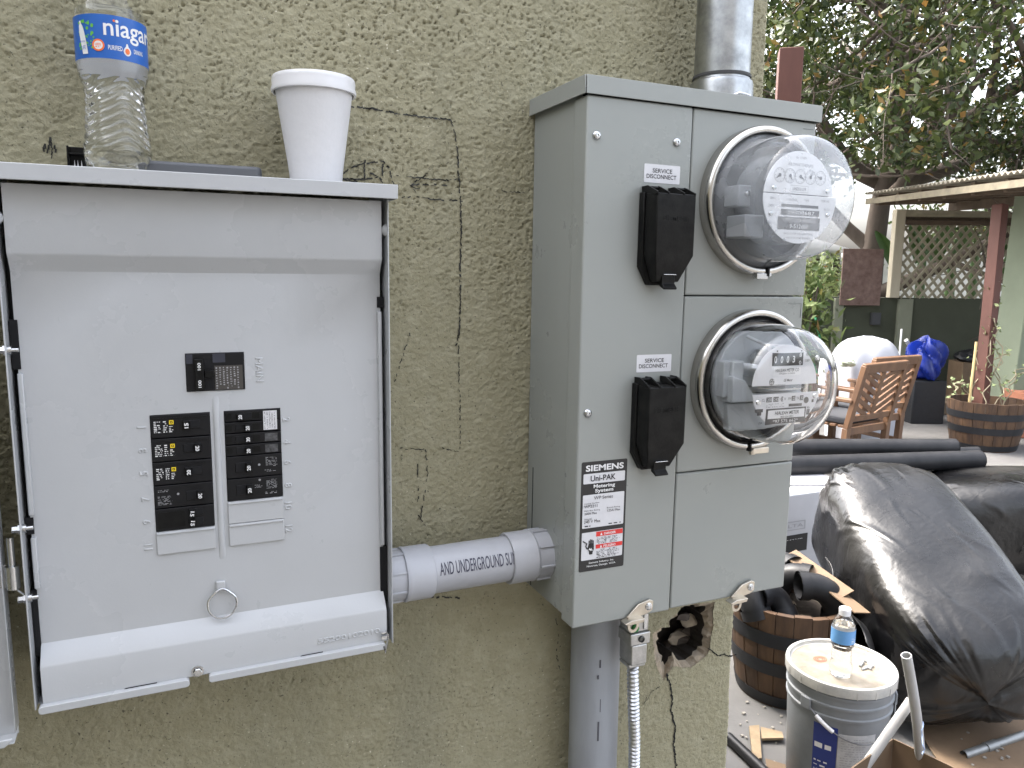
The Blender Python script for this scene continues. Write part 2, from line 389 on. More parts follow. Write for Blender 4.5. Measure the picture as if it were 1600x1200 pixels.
S, Zg = np.meshgrid(sx, sz)
rc = .009; over = S-(WX-rc)
ang = np.clip(over/rc, 0, math.pi/2)
bx = np.where(over < 0, S, WX-rc+rc*np.sin(ang)); by = np.where(over < 0, 0., rc-rc*np.cos(ang)+np.clip(over-rc*math.pi/2, 0, 9))
h = stucco_h(S, Zg); nx_, ny_ = np.sin(ang), -np.cos(ang)
edge = np.clip(np.minimum.reduce([(S-X0)/.03, (Zg-Z0)/.03, (Z1-Zg)/.03]), 0, 1); h = h*edge
wob = .0025*pnoise(Zg*9, Zg*0+4.2)+.004*pnoise(Zg*2.2, Zg*0+1.2)
VX = bx+nx_*h+np.clip(1+over/.02, 0, 1)*wob; VY = by+ny_*h; VZ = Zg
ins = inside(S, Zg, hole)
nzc, nxc = S.shape
idx = np.arange(nzc*nxc).reshape(nzc, nxc)
keep = ~(ins[:-1,:-1] & ins[1:,:-1] & ins[:-1,1:] & ins[1:,1:])
q = np.stack([idx[:-1,:-1], idx[:-1,1:], idx[1:,1:], idx[1:,:-1]], -1)[keep]
me = bpy.data.meshes.new('stucco_face'); nv = nzc*nxc
me.vertices.add(nv); me.vertices.foreach_set('co', np.stack([VX,VY,VZ],-1).reshape(-1).astype(np.float32))
me.loops.add(q.size); me.loops.foreach_set('vertex_index', q.reshape(-1).astype(np.int32))
me.polygons.add(len(q)); me.polygons.foreach_set('loop_start', (np.arange(len(q))*4).astype(np.int32)); me.polygons.foreach_set('loop_total', np.full(len(q), 4, np.int32))
me.update(calc_edges=True); me.validate(); me.materials.append(STUCCO); me.polygons.foreach_set('use_smooth', [True]*len(q))
house = empty('house', (0,0,0))
tag(house, 'house corner with rough olive green stucco behind the grey electrical boxes', 'house')
link(bpy.data.objects.new('stucco_face', me), house)
HH = 2.72
b = MB()
XR = WX; YB = 6.
b.add([(-6,0,0),(X0,0,0),(X0,0,HH),(-6,0,HH)], [(0,1,2,3)])
b.add([(X0,0,0),(XR,0,0),(XR,0,Z0),(X0,0,Z0)], [(0,1,2,3)])
b.add([(X0,0,Z1-step),(XR,0,Z1-step),(XR,0,HH),(X0,0,HH)], [(0,1,2,3)])
b.add([(XR,.045,0),(XR,YB,0),(XR,YB,HH),(XR,.045,HH)], [(0,1,2,3)])
b.add([(XR,0,0),(XR,.045,0),(XR,.045,Z0),(XR,0,Z0)], [(0,1,2,3)])
b.add([(XR,0,Z1-step),(XR,.045,Z1-step),(XR,.045,HH),(XR,0,HH)], [(0,1,2,3)])
b.add([(-6,YB,0),(XR,YB,0),(XR,YB,HH),(-6,YB,HH)], [(0,1,2,3)])
b.build('wall', STUCCO, house)
wg = MB().box(-3.2, -1.35, -2.2, -.001, 0, HH); wg.build('light_blocking_wing', STUCCO, house)  # unseen wing, added to keep light from the left off the boxes
rf = MB().box(-6.1, XR+.02, -.02, YB+.1, HH, HH+.08); rf.build('roof', mat('grey_roofing', (.2,.19,.18), .9, var=.3), house)
nb = MB().box(-9, 1.4, -3.3, -2.8, 0, 3.6); o = nb.build('light_blocking_wall', mat('light_blocker_grey', (.12,.12,.12), .85, var=.25, vscale=2)); o['kind'] = 'structure'  # unseen wall added behind the camera to block low frontal light
# broken plaster rim, cavity and rubble
PLASTER = mat('broken_plaster', (.42,.345,.25), .95, var=.5, vscale=40, var_col=(.27,.235,.19), bump=.9, bscale=140)
RUBBLE = mat('grey_rubble', (.105,.09,.078), .95, var=.5, vscale=25, var_col=(.06,.043,.034), bump=.8, bscale=90)
cxh = sum(p[0] for p in hole)/len(hole); czh = sum(p[1] for p in hole)/len(hole)
dense = []
for i in range(len(hole)):
    a, c = Vector(hole[i]), Vector(hole[(i+1)%len(hole)]); k = max(1, int((c-a).length/.006))
    for j in range(k): dense.append(a.lerp(c, j/k))
def rimw(p):   # tan plaster is wide on the left and at the top, thin on the right
    t = (p.x-cxh)/.05; return .86 if t > .45 and p.y < czh+.035 else (.70 if t < -.2 else .84)
ring_l = [[], [], [], []]
for i, p in enumerate(dense):
    d = p-Vector((cxh, czh)); j = 1+random.uniform(-.07,.07); f = rimw(p)+.10*float(pnoise(np.array([p.x*60.]), np.array([p.y*60.]))[0])
    ring_l[0].append((p.x+d.normalized().x*.0025, .0006, p.y+d.normalized().y*.0025))
    ring_l[1].append((cxh+d.x*(.5+.5*f)*j, .007+random.uniform(-.003,.003), czh+d.y*(.5+.5*f)*j))
    ring_l[2].append((cxh+d.x*f*j, .016+random.uniform(-.004,.004), czh+d.y*f*j))
    ring_l[3].append((cxh+d.x*f*1.03, .085, czh+d.y*f*1.03))
pl = MB(); n = len(dense)
pl.add(ring_l[0]+ring_l[1]+ring_l[2], [(k*n+i, k*n+(i+1)%n, (k+1)*n+(i+1)%n, (k+1)*n+i) for k in range(2) for i in range(n)])
pl.build('broken_plaster', PLASTER, house, smooth=0)
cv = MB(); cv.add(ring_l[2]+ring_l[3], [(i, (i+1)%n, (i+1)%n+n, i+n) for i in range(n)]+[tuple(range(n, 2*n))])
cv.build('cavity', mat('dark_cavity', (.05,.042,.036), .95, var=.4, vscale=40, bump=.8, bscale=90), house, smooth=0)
def rock(c, r, seed, name, m_, parent, sq=(1,1,1)):
    bm = bmesh.new(); bmesh.ops.create_icosphere(bm, subdivisions=2, radius=1); rd = random.Random(seed)
    pls = [(Vector((rd.uniform(-1,1), rd.uniform(-1,1), rd.uniform(-1,1))).normalized(), rd.uniform(.35,.72)) for _ in range(9)]
    for v in bm.verts:
        for nn, dd in pls:
            e = v.co.dot(nn)-dd
            if e > 0: v.co -= nn*e
        v.co = Vector((c[0]+v.co.x*r*sq[0], c[1]+v.co.y*r*sq[1], c[2]+v.co.z*r*sq[2]))
    me = bpy.data.meshes.new(name); bm.to_mesh(me); bm.free(); me.materials.append(m_)
    return link(bpy.data.objects.new(name, me), parent)
for i, (a, b2, r, yy) in enumerate(((215,780,.020,.05),(290,740,.018,.045),(275,830,.014,.04),(180,870,.018,.055),(180,950,.019,.055),(250,900,.013,.06),(330,930,.012,.05),(390,980,.010,.045),(300,1015,.011,.04),(150,1030,.014,.04),(330,650,.016,.03),(245,620,.012,.022),(440,800,.013,.03),(425,740,.012,.035),(350,860,.012,.065))):
    p = on_y(1020+a/5.4545, 850+b2/5.4545, yy+.012); rock(p, r*1.05, i, 'rubble_stone', RUBBLE if i % 5 else PLASTER, house, (1.25,.8,.85))
# cracks
def strip_on_wall(mb, pts, wd, dash=None, y_off=.0016, jit=.0009):
    """a broken line that follows the stucco"""
    for i in range(len(pts)-1):
        a, c = pts[i], pts[i+1]; L = (c-a).length; k = max(1, int(L/.0035)); t = (c-a).normalized(); nn = Vector((-t.y, t.x))
        for j in range(k):
            if dash and random.random() > dash: continue
            p0 = a.lerp(c, j/k)+nn*random.uniform(-jit,jit); p1 = a.lerp(c, (j+1.05)/k)+nn*random.uniform(-jit,jit); w2 = wd*random.uniform(.5,1.15)/2
            Q = [p0-nn*w2, p1-nn*w2, p1+nn*w2, p0+nn*w2]
            hh = stucco_h(np.array([v.x for v in Q]), np.array([v.y for v in Q]))
            mb.add([(v.x, -max(float(hx), -.0012)-y_off, v.y) for v, hx in zip(Q, hh)], [(0,1,2,3)])
def wpts(lst): return [Vector((p.x, p.z)) for p in (on_y(a, c, 0) for a, c in lst)]
ck = MB()
strip_on_wall(ck, wpts([(1040,1052),(1046,1068),(1050,1090),(1048,1110),(1055,1135),(1052,1160),(1056,1200),(1060,1240)]), .0035, None, .0014, .0014)
ck.build('crack', VOID, house, smooth=0)
ck = MB(); strip_on_wall(ck, wpts([(1106,1012),(1120,1024),(1130,1022),(1140,1025),(1150,1022)]), .0026, None, .0014, .001); ck.build('crack', VOID, house, smooth=0)
ck = MB(); strip_on_wall(ck, wpts([(868,965),(872,990),(868,1020),(874,1045)]), .0014, .6); strip_on_wall(ck, wpts([(1012,1085),(1005,1100),(1018,1080),(1030,1072)]), .001, .5); ck.build('crack', VOID, house, smooth=0)
# marker sketch of a box and conduits on the stucco
for strokes, wd, ds in (
    ([[(548,167),(580,170),(620,178),(660,183),(704,188),(711,212),(714,240),(716,280),(719,320),(720,370),(718,420),(719,470),(717,520),(712,540)]], .0022, .9),
    ([[(716,540),(717,600),(719,660),(718,702)],[(620,700),(662,702)],[(665,702),(668,740),(660,790),(656,812)],[(650,704),(654,750),(652,800),(660,815)],[(690,700),(716,706)]], .0015, .6),
    ([[(536,272),(548,262),(568,256),(598,252),(608,262),(614,288)],[(569,250),(569,282)],[(597,252),(597,275)],[(533,280),(560,281),(590,277)],[(578,270),(592,278),(600,290)],[(536,281),(558,284)]], .0022, .8),
    ([[(618,275),(660,279),(700,282),(718,280)],[(640,290),(660,288),(698,290)],[(668,270),(655,280),(641,290),(655,296)],[(622,308),(650,308),(680,312),(722,314)],[(645,296),(652,307)]], .0017, .7),
    ([[(67,250),(70,225),(74,240),(80,215),(82,248)],[(88,250),(86,222)]], .0018, .7),
    ([[(612,938),(640,936),(664,934),(690,932),(722,934)]], .0026, .55),
    ([[(775,298),(800,300),(820,301)],[(640,520),(628,560),(615,600)]], .0012, .45)):
    k = MB()
    for st in strokes: strip_on_wall(k, wpts(st), wd, ds)
    k.build('marker_line', MARKER, house, smooth=0)

# ================================================================== BREAKER PANEL
PN = empty('breaker_panel', (0,0,1.6), (0,.0017,0))
tag(PN, 'open light grey breaker panel with black breakers on the stucco wall', 'breaker panel')
XL, XRt, YF, ZB = .033, .4056, -.115, -.5246
e = MB()
e.box(XL, XL+.0014, -.003, YF, ZB, 0); e.box(XRt-.0014, XRt, -.003, YF, ZB, 0)
e.box(XL+.0014, XRt-.0014, -.005, -.003, ZB, 0); e.box(XL+.0014, XRt-.0014, -.005, YF+.012, ZB, ZB+.0014)
e.build('enclosure', PANEL, PN, bevel=.0005)
MB().box(XL+.002, XRt-.002, -.086, -.084, ZB+.004, -.004).build('inner_shadow_pan', VOID, PN)
hd = MB()      # rain hood
hd.box(.0265, .4125, 0, -.1285, .0125, .0145); hd.box(.0265, .4125, -.1285, -.130, -.0008, .0145)
hd.box(.411, .4125, 0, -.1285, -.0008, .0125); hd.box(.0265, .028, 0, -.1285, -.0008, .0125)
hd.build('rain_hood', PANEL, PN, bevel=.0012)
# dead front: profile top (proud), step, main face, shelf, lip
DX0, DX1, YM, YT, YL = .0398, .3992, -.0965, -.1075, -.1125
holes = [(.1898,.2488,-.2085,-.1674), (.1529,.2117,-.3581,-.2311), (.2256,.2848,-.3327,-.2311)]
df = MB()
xs = sorted({DX0, DX1}|{v for hx in holes for v in hx[:2]}); zs = sorted({-.4625, -.0835}|{v for hx in holes for v in hx[2:]})
for i in range(len(xs)-1):
    for j in range(len(zs)-1):
        xm, zm = (xs[i]+xs[i+1])/2, (zs[j]+zs[j+1])/2
        if any(a < xm < b2 and c < zm < d for a, b2, c, d in holes): continue
        df.add([(xs[i],YM,zs[j]),(xs[i+1],YM,zs[j]),(xs[i+1],YM,zs[j+1]),(xs[i],YM,zs[j+1])], [(0,1,2,3)])
for a, b2, c, d in holes:     # returned edges of the cut-outs
    for (p, q2) in (((a,c),(b2,c)),((b2,c),(b2,d)),((b2,d),(a,d)),((a,d),(a,c))):
        df.add([(p[0],YM,p[1]),(q2[0],YM,q2[1]),(q2[0],YM+.0025,q2[1]),(p[0],YM+.0025,p[1])], [(0,1,2,3)])
def prof_strip(pts, xa, xb):
    for (y0, z0), (y1, z1) in zip(pts[:-1], pts[1:]):
        df.add([(xa,y0,z0),(xb,y0,z0),(xb,y1,z1),(xa,y1,z1)], [(0,1,2,3)])
prof_strip([(-.10,-.002),(YT,-.002),(YT,-.0655),(YT+.0015,-.0685),(YM-.002,-.0795),(YM,-.0835)], DX0, DX1)
prof_strip([(YM,-.4625),(YM-.0018,-.4648),(YL+.001,-.4800),(YL,-.4825),(YL,-.5205),(YL+.003,-.5225)], DX0+.0005, DX1-.001)
# side returns of the dead front
for xx in (DX0, DX1):
    df.add([(xx,YT,-.002),(xx,YT,-.0655),(xx,-.09,-.0655),(xx,-.09,-.002)], [(0,1,2,3)])
    df.add([(xx,YL,-.4825),(xx,YL,-.5205),(xx,-.09,-.5205),(xx,-.09,-.4625)], [(0,1,2,3)])
dfo = df.build('dead_front', PANEL, PN, smooth=35)
rb = MB(); rb.grid(9, 24, lambda u, v: (.218+.0034*math.cos(math.pi*u), YM+.0002-.0026*math.sin(math.pi*u)*min(1, 8*min(v,1-v)+.05), -.2139-(.3983-.2139)*v)); rb.build('stiffening_rib', PANEL, PN, smooth=60)
for (xa, xb, za, zb) in ((.0392,.0440,-.1817,-.3250),(.0392,.0440,-.3480,-.4020)):
    MB().box(xa, xb, YM+.004, YM-.005, zb, za).build('edge_flange', PANEL, PN, bevel=.0012)
MB().box(.3955, .3998, YM+.004, YM-.005, -.405, -.1250).build('edge_flange', PANEL, PN, bevel=.0012)
for (xa, xb, za, zb) in ((.0355,.0425,-.130,-.178),(.0352,.0405,-.404,-.475),(.3950,.4035,-.408,-.478),(.3955,.4035,-.1085,-.121),(.3925,.4035,-.4975,-.514),(.0352,.0425,-.328,-.345)):
    MB().box(xa, xb, YM-.0012, YM+.003, zb, za).build('edge_notch', VOID, PN)
# filler plates 10, 11, 12
for (xa, xb, zt) in ((.1529,.2117,-.3581),(.2256,.2848,-.3327),(.2256,.2848,-.3581)):
    f2 = MB(); f2.box(xa+.0003, xb-.0003, YM-.0022, YM+.001, zt-.0254+.0003, zt-.0003)
    f2.box(xa+.0008, xb-.0008, YM-.0034, YM-.0022, zt-.0030, zt-.0010)
    f2.build('filler_plate', PANEL, PN, bevel=.0008)
# embossed numbers
def emb(s_, x, z, w_, h_, rot, y=None):
    """raised stamped characters with rounded shoulders"""
    vs, fs = text_mesh(s_, -.01, .0, .05); lo, hi = vs.min(0), vs.max(0); c, s2 = math.cos(R(rot)), math.sin(R(rot)); y = YM if y is None else y; out = []
    for p in vs:
        u = ((p[0]-lo[0])/(hi[0]-lo[0])-.5)*w_; v = ((p[1]-lo[1])/(hi[1]-lo[1])-.5)*h_; out.append((x+u*c-v*s2, y-(p[2]/.05)*.0008-.0001, z+u*s2+v*c))
    em = MB(); em.add(out, fs); em.build('embossed_number', PANEL, PN, smooth=50)
emb('MAIN', .2640, -.1876, .0270, .0078, -90)
for s_, zz in (('2',-.2448),('4',-.2703),('6',-.2938),('8',-.3204)): emb(s_, .2908, zz, .0052, .0082, -90)
for s_, zz in (('10',-.3444),('12',-.3717)): emb(s_, .2900, zz, .0090, .0082, -90)
for s_, zz in (('1',-.2435),('3',-.2680),('5',-.2928),('7',-.3205),('9',-.3457)): emb(s_, .1446, zz, .0052 if s_ != '1' else .0020, .0082, 90)
emb('11', .1446, -.3733, .0066, .0082, 90)
emb('55200102010', .353, -.5063, .074, .0066, 0, YL)
# lifting ring
MB().box(.2100, .2195, YM-.004, YM, -.4340, -.4215).build('ring_tab', PANEL, PN, bevel=.0012)
c0 = Vector((.2155, YM-.0035, -.4465))
pts = []
for k in range(40):
    a = 2*math.pi*k/40; rx, rz = .0150, .0165
    x, z = rx*math.cos(a), rz*math.sin(a)
    if z > .008: x *= 1-.38*(z-.008)/.0085
    if abs(z-.009) < .003: x *= .93
    pts.append(c0+Vector((x, -.001-.003*(1-(z+.0165)/.033), z)))
MB().tube(pts, .0013, 8, closed=True).build('pull_ring', STEEL, PN)
def screw(parent, x, y, z, r, m_=STEEL, name='screw', hexa=False):
    s_ = MB()
    if hexa:
        s_.lathe([(r*1.35,0),(r*1.35,.0012),(r,.0013)], lambda a,c,hh: (x+a, y-hh, z+c), 20)
        s_.lathe([(r,.0013),(r,.0040),(r*.85,.0046),(0,.0046)], lambda a,c,hh: (x+a, y-hh, z+c), 6)
    else:
        s_.lathe([(r,0),(r*.97,.0012),(r*.8,.0026),(r*.5,.0034),(r*.32,.0036),(r*.30,.0022),(0,.0022)], lambda a,c,hh: (x+a, y-hh, z+c), 20)
    return s_.build(name, m_, parent, smooth=50 if not hexa else 25)
screw(PN, .1866, YL, -.5153, .0046, hexa=True)
# bottom flange, two rounded tongues
for xa, xb in ((.0365,.1780),(.1975,.3955)):
    k = MB(); k.prism(rrect(xa, xb, -.5290, -.5205, .0035), fy, YF-.0035, YF+.010); k.build('bottom_flange', PANEL, PN, bevel=.0007)
for xa, xb in ((.110,.146),(.292,.322)):
    MB().prism([(xa,-.5225),(xa+.006,-.5196),(xb,-.5196),(xb,-.5225)], fy, YL-.0006, YL+.002).build('flange_notch', VOID, PN)
k = MB(); k.box(.3905,.3985,YF-.003,YF,-.516,-.512); k.tube([(.3955,YF-.002,-.506),(.3985,YF-.003,-.512),(.397,YF-.004,-.521),(.3945,YF-.004,-.533),(.3930,YF-.003,-.524)], .0012, 6)
k.tube([(.391,YF-.001,-.5085),(.3955,YF-.003,-.5085)], .0022, 8); k.build('door_latch', STEEL, PN)
# dimple on the right side and left
for xx, s2 in ((XRt-.0014,-1),(XL+.0014,1)):
    MB().lathe([(.0075,0),(.006,.0022),(.0035,.0045),(0,.0055)], lambda a,c,hh: (xx+s2*hh, -.1065+a*.8, -.034+c), 16).build('dimple', PANEL, PN)
# bolts through the left side and hinge
for zz in (-.1581, -.3350, -.4072):
    k = MB(); ax = lambda a,c,hh: (XL+hh, -.1085+a, zz+c)
    k.lathe([(0,-.0075),(.0032,-.0075),(.0036,-.0068),(.0036,-.0022),(.0052,-.0020),(.0052,0)], ax, 6)
    k.lathe([(.0042,.0014),(.0042,.0048),(.0022,.0049),(.0022,.0105),(0,.0105)], ax, 14); k.build('hinge_bolt', STEEL, PN, smooth=30)
hx, hy = .0222, -.1045
k = MB(); k.lathe([(0,0),(.0032,0),(.0032,.036),(0,.037)], lambda a,c,hh: (hx+.0002+a, hy+c, -.3800+hh), 16); k.build('hinge_pin', STEEL, PN)
k = MB(); k.lathe([(.0034,0),(.0062,0),(.0062,.0235),(.0034,.0235)], lambda a,c,hh: (hx+a, hy+c, -.3965+hh), 20, closed=True)
k.box(.0095, hx, hy+.0045, hy+.0062, -.3965, -.373); k.build('hinge_knuckle', STEEL, PN)
MB().tube([(hx+.002,hy,-.398),(hx+.006,hy-.001,-.402),(XL,hy-.002,-.406)], .0012, 6).build('hinge_clip', STEEL, PN)
# open door lying back to the left
dr = MB(); dx = .0140
dr.box(-.345, dx-.001, -.0880, -.0868, -.560, .012)
dr.box(dx-.0012, dx, -.108, -.0880, -.5485, .012); dr.box(-.345, dx-.002, -.108, -.0880, -.560, -.5588); dr.box(-.345, dx-.002, -.108, -.0880, .0108, .012)
do = dr.build('door', PANEL, PN, bevel=.0008)
k = MB(); k.prism([(-.2,-.5605),(.004,-.5605),(.0115,-.5540),(.0115,-.5520),(-.2,-.5520)], fy, -.1120, -.1090); k.build('door_lip', PANEL, do, bevel=.001)
for zz in (-.362,-.374): MB().lathe([(.0034,0),(.003,.0016),(0,.0022)], lambda a,c,hh: (.0035+a, -.0880-hh, zz+c), 14).build('rivet', STEEL, do)

# ---- breakers
def rect(mb, x0, x1, z0, z1, y): mb.add([(x0,y,z0),(x1,y,z0),(x1,y,z1),(x0,y,z1)], [(0,1,2,3)])
BF = YM-.0012
def handle(parent, x0, x1, z0, z1, num, left, rot, two=False):
    """dark slot with a rocking handle at one side of it"""
    s_ = MB(); s_.box(x0, x1, BF-.0008, BF+.001, z0, z1); s_.build('slot', BLACK2, parent, bevel=.0004)
    rect_ = MB(); xa, xb = (x0+(x1-x0)*.42, x1-.0006) if left else (x0+.0006, x1-(x1-x0)*.42)
    rect(rect_, xa, xb, z0+.0012, z1-.0012, BF-.0010); rect_.build('slot_opening', VOID, parent, smooth=0)
    ha, hb = (x0+.0002, x0+(x1-x0)*.44) if left else (x1-(x1-x0)*.44, x1-.0002)
    t = MB(); zi = .0006
    t.prism([(ha,BF-.0008),(hb,BF-.0008),(hb-(.0018 if left else .0006),BF-.0062),(ha+(.0006 if left else .0018),BF-.0062)], lambda u, v, s3: (u, v, s3), z0+zi, z1-zi)
    to = t.build('toggle', BLACK, parent, bevel=.0006)
    k2 = MB(); put_text(k2, num, (ha+hb)/2, (z0+z1)/2, min(.0056,(z1-z0)*.7), .0040, plane_y(BF-.00645), rot, .03); return k2, to
def body(x0, x1, z0, z1, ridge=True):
    k2 = MB(); k2.box(x0+.0004, x1-.0004, BF, YM+.012, z0+.0005, z1-.0005); return k2.build('breaker', BLACK2, PN, bevel=.0007)
def yellow_square(parent, cx, cz, s2=.0019):
    k2 = MB()
    for a0, a1, c, d in ((-1,1,.55,1),(-1,1,-1,-.55),(-1,-.55,-.55,.55),(.55,1,-.55,.55)): rect(k2, cx+a0*s2, cx+a1*s2, cz+c*s2, cz+d*s2, BF-.0003)
    rect(k2, cx-.25*s2, cx+.25*s2, cz-.25*s2, cz+.25*s2, BF-.0003); k2.build('square_mark', YEL, parent, smooth=0)
px_ = .0254; LX0, LX1, RX0, RX1, BZ = .1529, .2117, .2256, .2848, -.2311
for i, (num, left) in enumerate((('15',True),('20',False),('20',True))):
    z1 = BZ-px_*i; bo = body(LX0, LX1, z1-px_, z1)
    k2, to = handle(bo, LX0+.0310, LX0+.0485, z1-.0165, z1-.0075, num, left, 90 if left else -90); k2.build('rating_number', WINK, to, smooth=0)
    sp = MB(); small_print(sp, LX0+.0035, LX0+.0115, z1-.0065, z1-.0195, 7, plane_y(BF-.0003), .6, i+3, .16); small_print(sp, LX0+.0125, LX0+.0170, z1-.0065, z1-.0195, 6, plane_y(BF-.0003), .6, i+13, .3)
    small_print(sp, LX0+.0180, LX0+.0225, z1-.0120, z1-.0195, 4, plane_y(BF-.0003), .6, i+23, .3); sp.build('printed_label', WINK, bo, smooth=0)
    yellow_square(bo, LX0+.0205, z1-.0085, .0022)
    MB().box(LX0+.003, LX1-.003, BF-.0006, BF, z1-.0042, z1-.0036).build('body_ridge', BLACK2, bo)
z1 = BZ-3*px_; bo = body(LX0, LX1, z1-px_, z1)
k2, to = handle(bo, LX0+.0315, LX0+.0490, z1-.0185, z1-.0085, '20', False, -90); k2.build('rating_number', WINK, to, smooth=0)
sp = MB(); small_print(sp, LX0+.0035, LX0+.0185, z1-.0115, z1-.0215, 9, plane_y(BF-.0003), .5, 41, .14); small_print(sp, LX0+.004, LX0+.016, z1-.0045, z1-.0075, 2, plane_y(BF-.0003), .5, 42, .1); sp.build('printed_label', GINK, bo, smooth=0)
k2 = MB(); k2.lathe([(.0013,0),(.0,0)], lambda a,c,hh: (LX0+.0235+a, BF-.0004, z1-.0105+c), 10); k2.build('test_dot', GINK, bo)
z1 = BZ-4*px_; bo = body(LX0, LX1, z1-px_, z1)
for zz in (z1-.0072, z1-.0178):
    k2, to = handle(bo, LX0+.0330, LX0+.0475, zz-.0042, zz+.0042, '15', True, -100); k2.build('rating_number', WINK, to, smooth=0)
MB().box(LX0+.003, LX0+.029, BF-.0005, BF, z1-.0215, z1-.0040).build('label_recess', BLACK, bo)
# right column: two tandems (four half-height poles), then two full-size
for i, (left, num) in enumerate(((True,'20'),(False,'20'),(False,'20'),(False,'20'))):
    hh2 = px_/2; z1 = BZ-hh2*i; bo = body(RX0, RX1, z1-hh2, z1)
    xo = .0125 if i == 0 else .0110
    k2, to = handle(bo, RX0+xo, RX0+xo+.0160, z1-.0100, z1-.0030, num, left, 90); k2.build('rating_number', WINK, to, smooth=0)
    MB().box(RX0+.0012, RX0+.0075, BF-.0004, BF, z1-.0098, z1-.0028).build('recess_tab', BLACK, bo)
    MB().box(RX0+.0285, RX0+.0365, BF-.0004, BF, z1-.0098, z1-.0028).build('recess_tab', BLACK, bo)
    if i == 0:
        MB().box(RX0+.0405, RX0+.0550, BF-.0006, BF-.0001, z1-.0235, z1-.0022).build('white_sticker', WHITE, bo)
        sp = MB()
        for c in range(5): small_print(sp, RX0+.0415+c*.0026, RX0+.0432+c*.0026, z1-.0030, z1-.0228, 14, plane_y(BF-.0008), .6, 60+c, .3)
        sp.build('sticker_print', INK, bo, smooth=0)
    elif i > 1:
        MB().box(RX0+.0415, RX0+.0550, BF-.0005, BF-.0001, z1-.0108, z1-.0020).build('scuffed_sticker', mat('scuffed_foil', (.10,.10,.105), .5, var=.6, vscale=300, var_col=(.02,.02,.02)), bo)
for i in (2, 3):
    z1 = BZ-px_*i; bo = body(RX0, RX1, z1-px_, z1)
    k2, to = handle(bo, RX0+.0095, RX0+.0270, z1-.0185, z1-.0075, '20', False, 90); k2.build('rating_number', WINK, to, smooth=0)
    sp = MB(); small_print(sp, RX0+.0415, RX0+.0545, z1-.0035, z1-.0145, 9, plane_y(BF-.0003), .5, 80+i, .14)
    small_print(sp, RX0+.0400, RX0+.0550, z1-.0175, z1-.0205, 2, plane_y(BF-.0003), .5, 85+i, .1)
    if i == 3: small_print(sp, RX0+.0290, RX0+.0385, z1-.0085, z1-.0125, 3, plane_y(BF-.0003), .5, 87, .12)
    sp.build('printed_label', GINK, bo, smooth=0)
    k2 = MB(); k2.lathe([(.0013,0),(0,0)], lambda a,c,hh: (RX0+.0345+a, BF-.0004, z1-(.0115 if i == 2 else .0035)+c), 10); k2.build('test_dot', GINK, bo)
# main breaker
a, b2, c, d = holes[0]
mb_ = MB(); mb_.box(a+.0004, b2-.0004, BF, YM+.012, c+.0004, d-.0004); mo = mb_.build('main_breaker', BLACK2, PN, bevel=.0007)
MB().box(a+.0008, a+.0072, BF-.0006, BF, d-.0110, d-.0010).build('recess_tab', mat('bluish_black', (.03,.032,.045), .5), mo)
MB().box(a+.0270, a+.0395, BF-.0006, BF, d-.0105, d-.0010).build('recess_tab', MATS['bluish_black'], mo)
MB().box(a+.0088, a+.0175, BF-.0058, BF, c+.0025, d-.0058).build('main_toggle', BLACK, mo, bevel=.0008)
sl_ = MB(); rect(sl_, a+.0182, a+.0262, d-.0165, d-.0060, BF-.0003); rect(sl_, a+.0182, a+.0262, c+.0030, c+.0140, BF-.0003); sl_.build('slot_opening', VOID, mo, smooth=0)
MB().box(a+.0182, a+.0275, BF-.0045, BF, c+.0152, d-.0182).build('tie_bar', BLACK, mo, bevel=.0006)
k2 = MB()
for zz in (d-.0135, c+.0090): put_text(k2, '100', a+.0132, zz, .0078, .0032, plane_y(BF-.006), 90, .02)
k2.build('rating_number', WINK, mo, smooth=0)
MB().box(a+.0285, b2-.0022, BF-.0005, BF-.0001, c+.0010, d-.0140).build('foil_label', mat('foil_label', (.055,.05,.045), .4), mo)
k2 = MB()
for cc in range(7): small_print(k2, a+.0296+cc*.0036, a+.0318+cc*.0036, d-.0150, c+.0015+(cc%3)*.002, 9, plane_y(BF-.0007), .7, 100+cc, .5)
k2.build('label_print', GINK, mo, smooth=0)

# ================================================================== METER BOX
MT = empty('meter_box', (.635, 0, 1.7481), (0,.0066,0))
tag(MT, 'grey steel twin meter box with black disconnect covers and a nameplate sticker', 'meter box')
MW, MD, MH, SX, S1, S2 = .3555, -.149, -.682, .1514, -.2546, -.4904
k = MB(); k.box(.003, MW-.003, -.002, MD+.028, MH+.006, -.004); k.box(.0022, .0035, MD+.030, MD+.034, MH+.010, -.02)
k.build('case', METER_GREY, MT, bevel=.0015)
MB().box(.0025, .0031, -.020, -.0185, MH+.008, -.5).build('case_seam', VOID, MT)
CT = -.0215
def cover(x0, x1, z0, z1, yf, name):
    k2 = MB(); k2.box(x0, x1, yf, MD+.030, z0, z1); return k2.build(name, METER_GREY, MT, bevel=.0022, seg=3)
cover(0, SX-.0008, MH, CT, MD-.0015, 'left_cover')
cover(SX+.0012, MW, S1+.0007, CT, MD, 'meter_cover'); cover(SX+.0012, MW-.0008, S2+.0007, S1-.0007, MD, 'meter_cover'); cover(SX+.0012, MW-.0012, MH+.0012, S2-.0007, MD-.0006, 'blank_cover')
MB().box(.01, MW-.01, MD+.012, MD+.031, MH+.004, -.008).build('case_shadow_gap', VOID, MT)
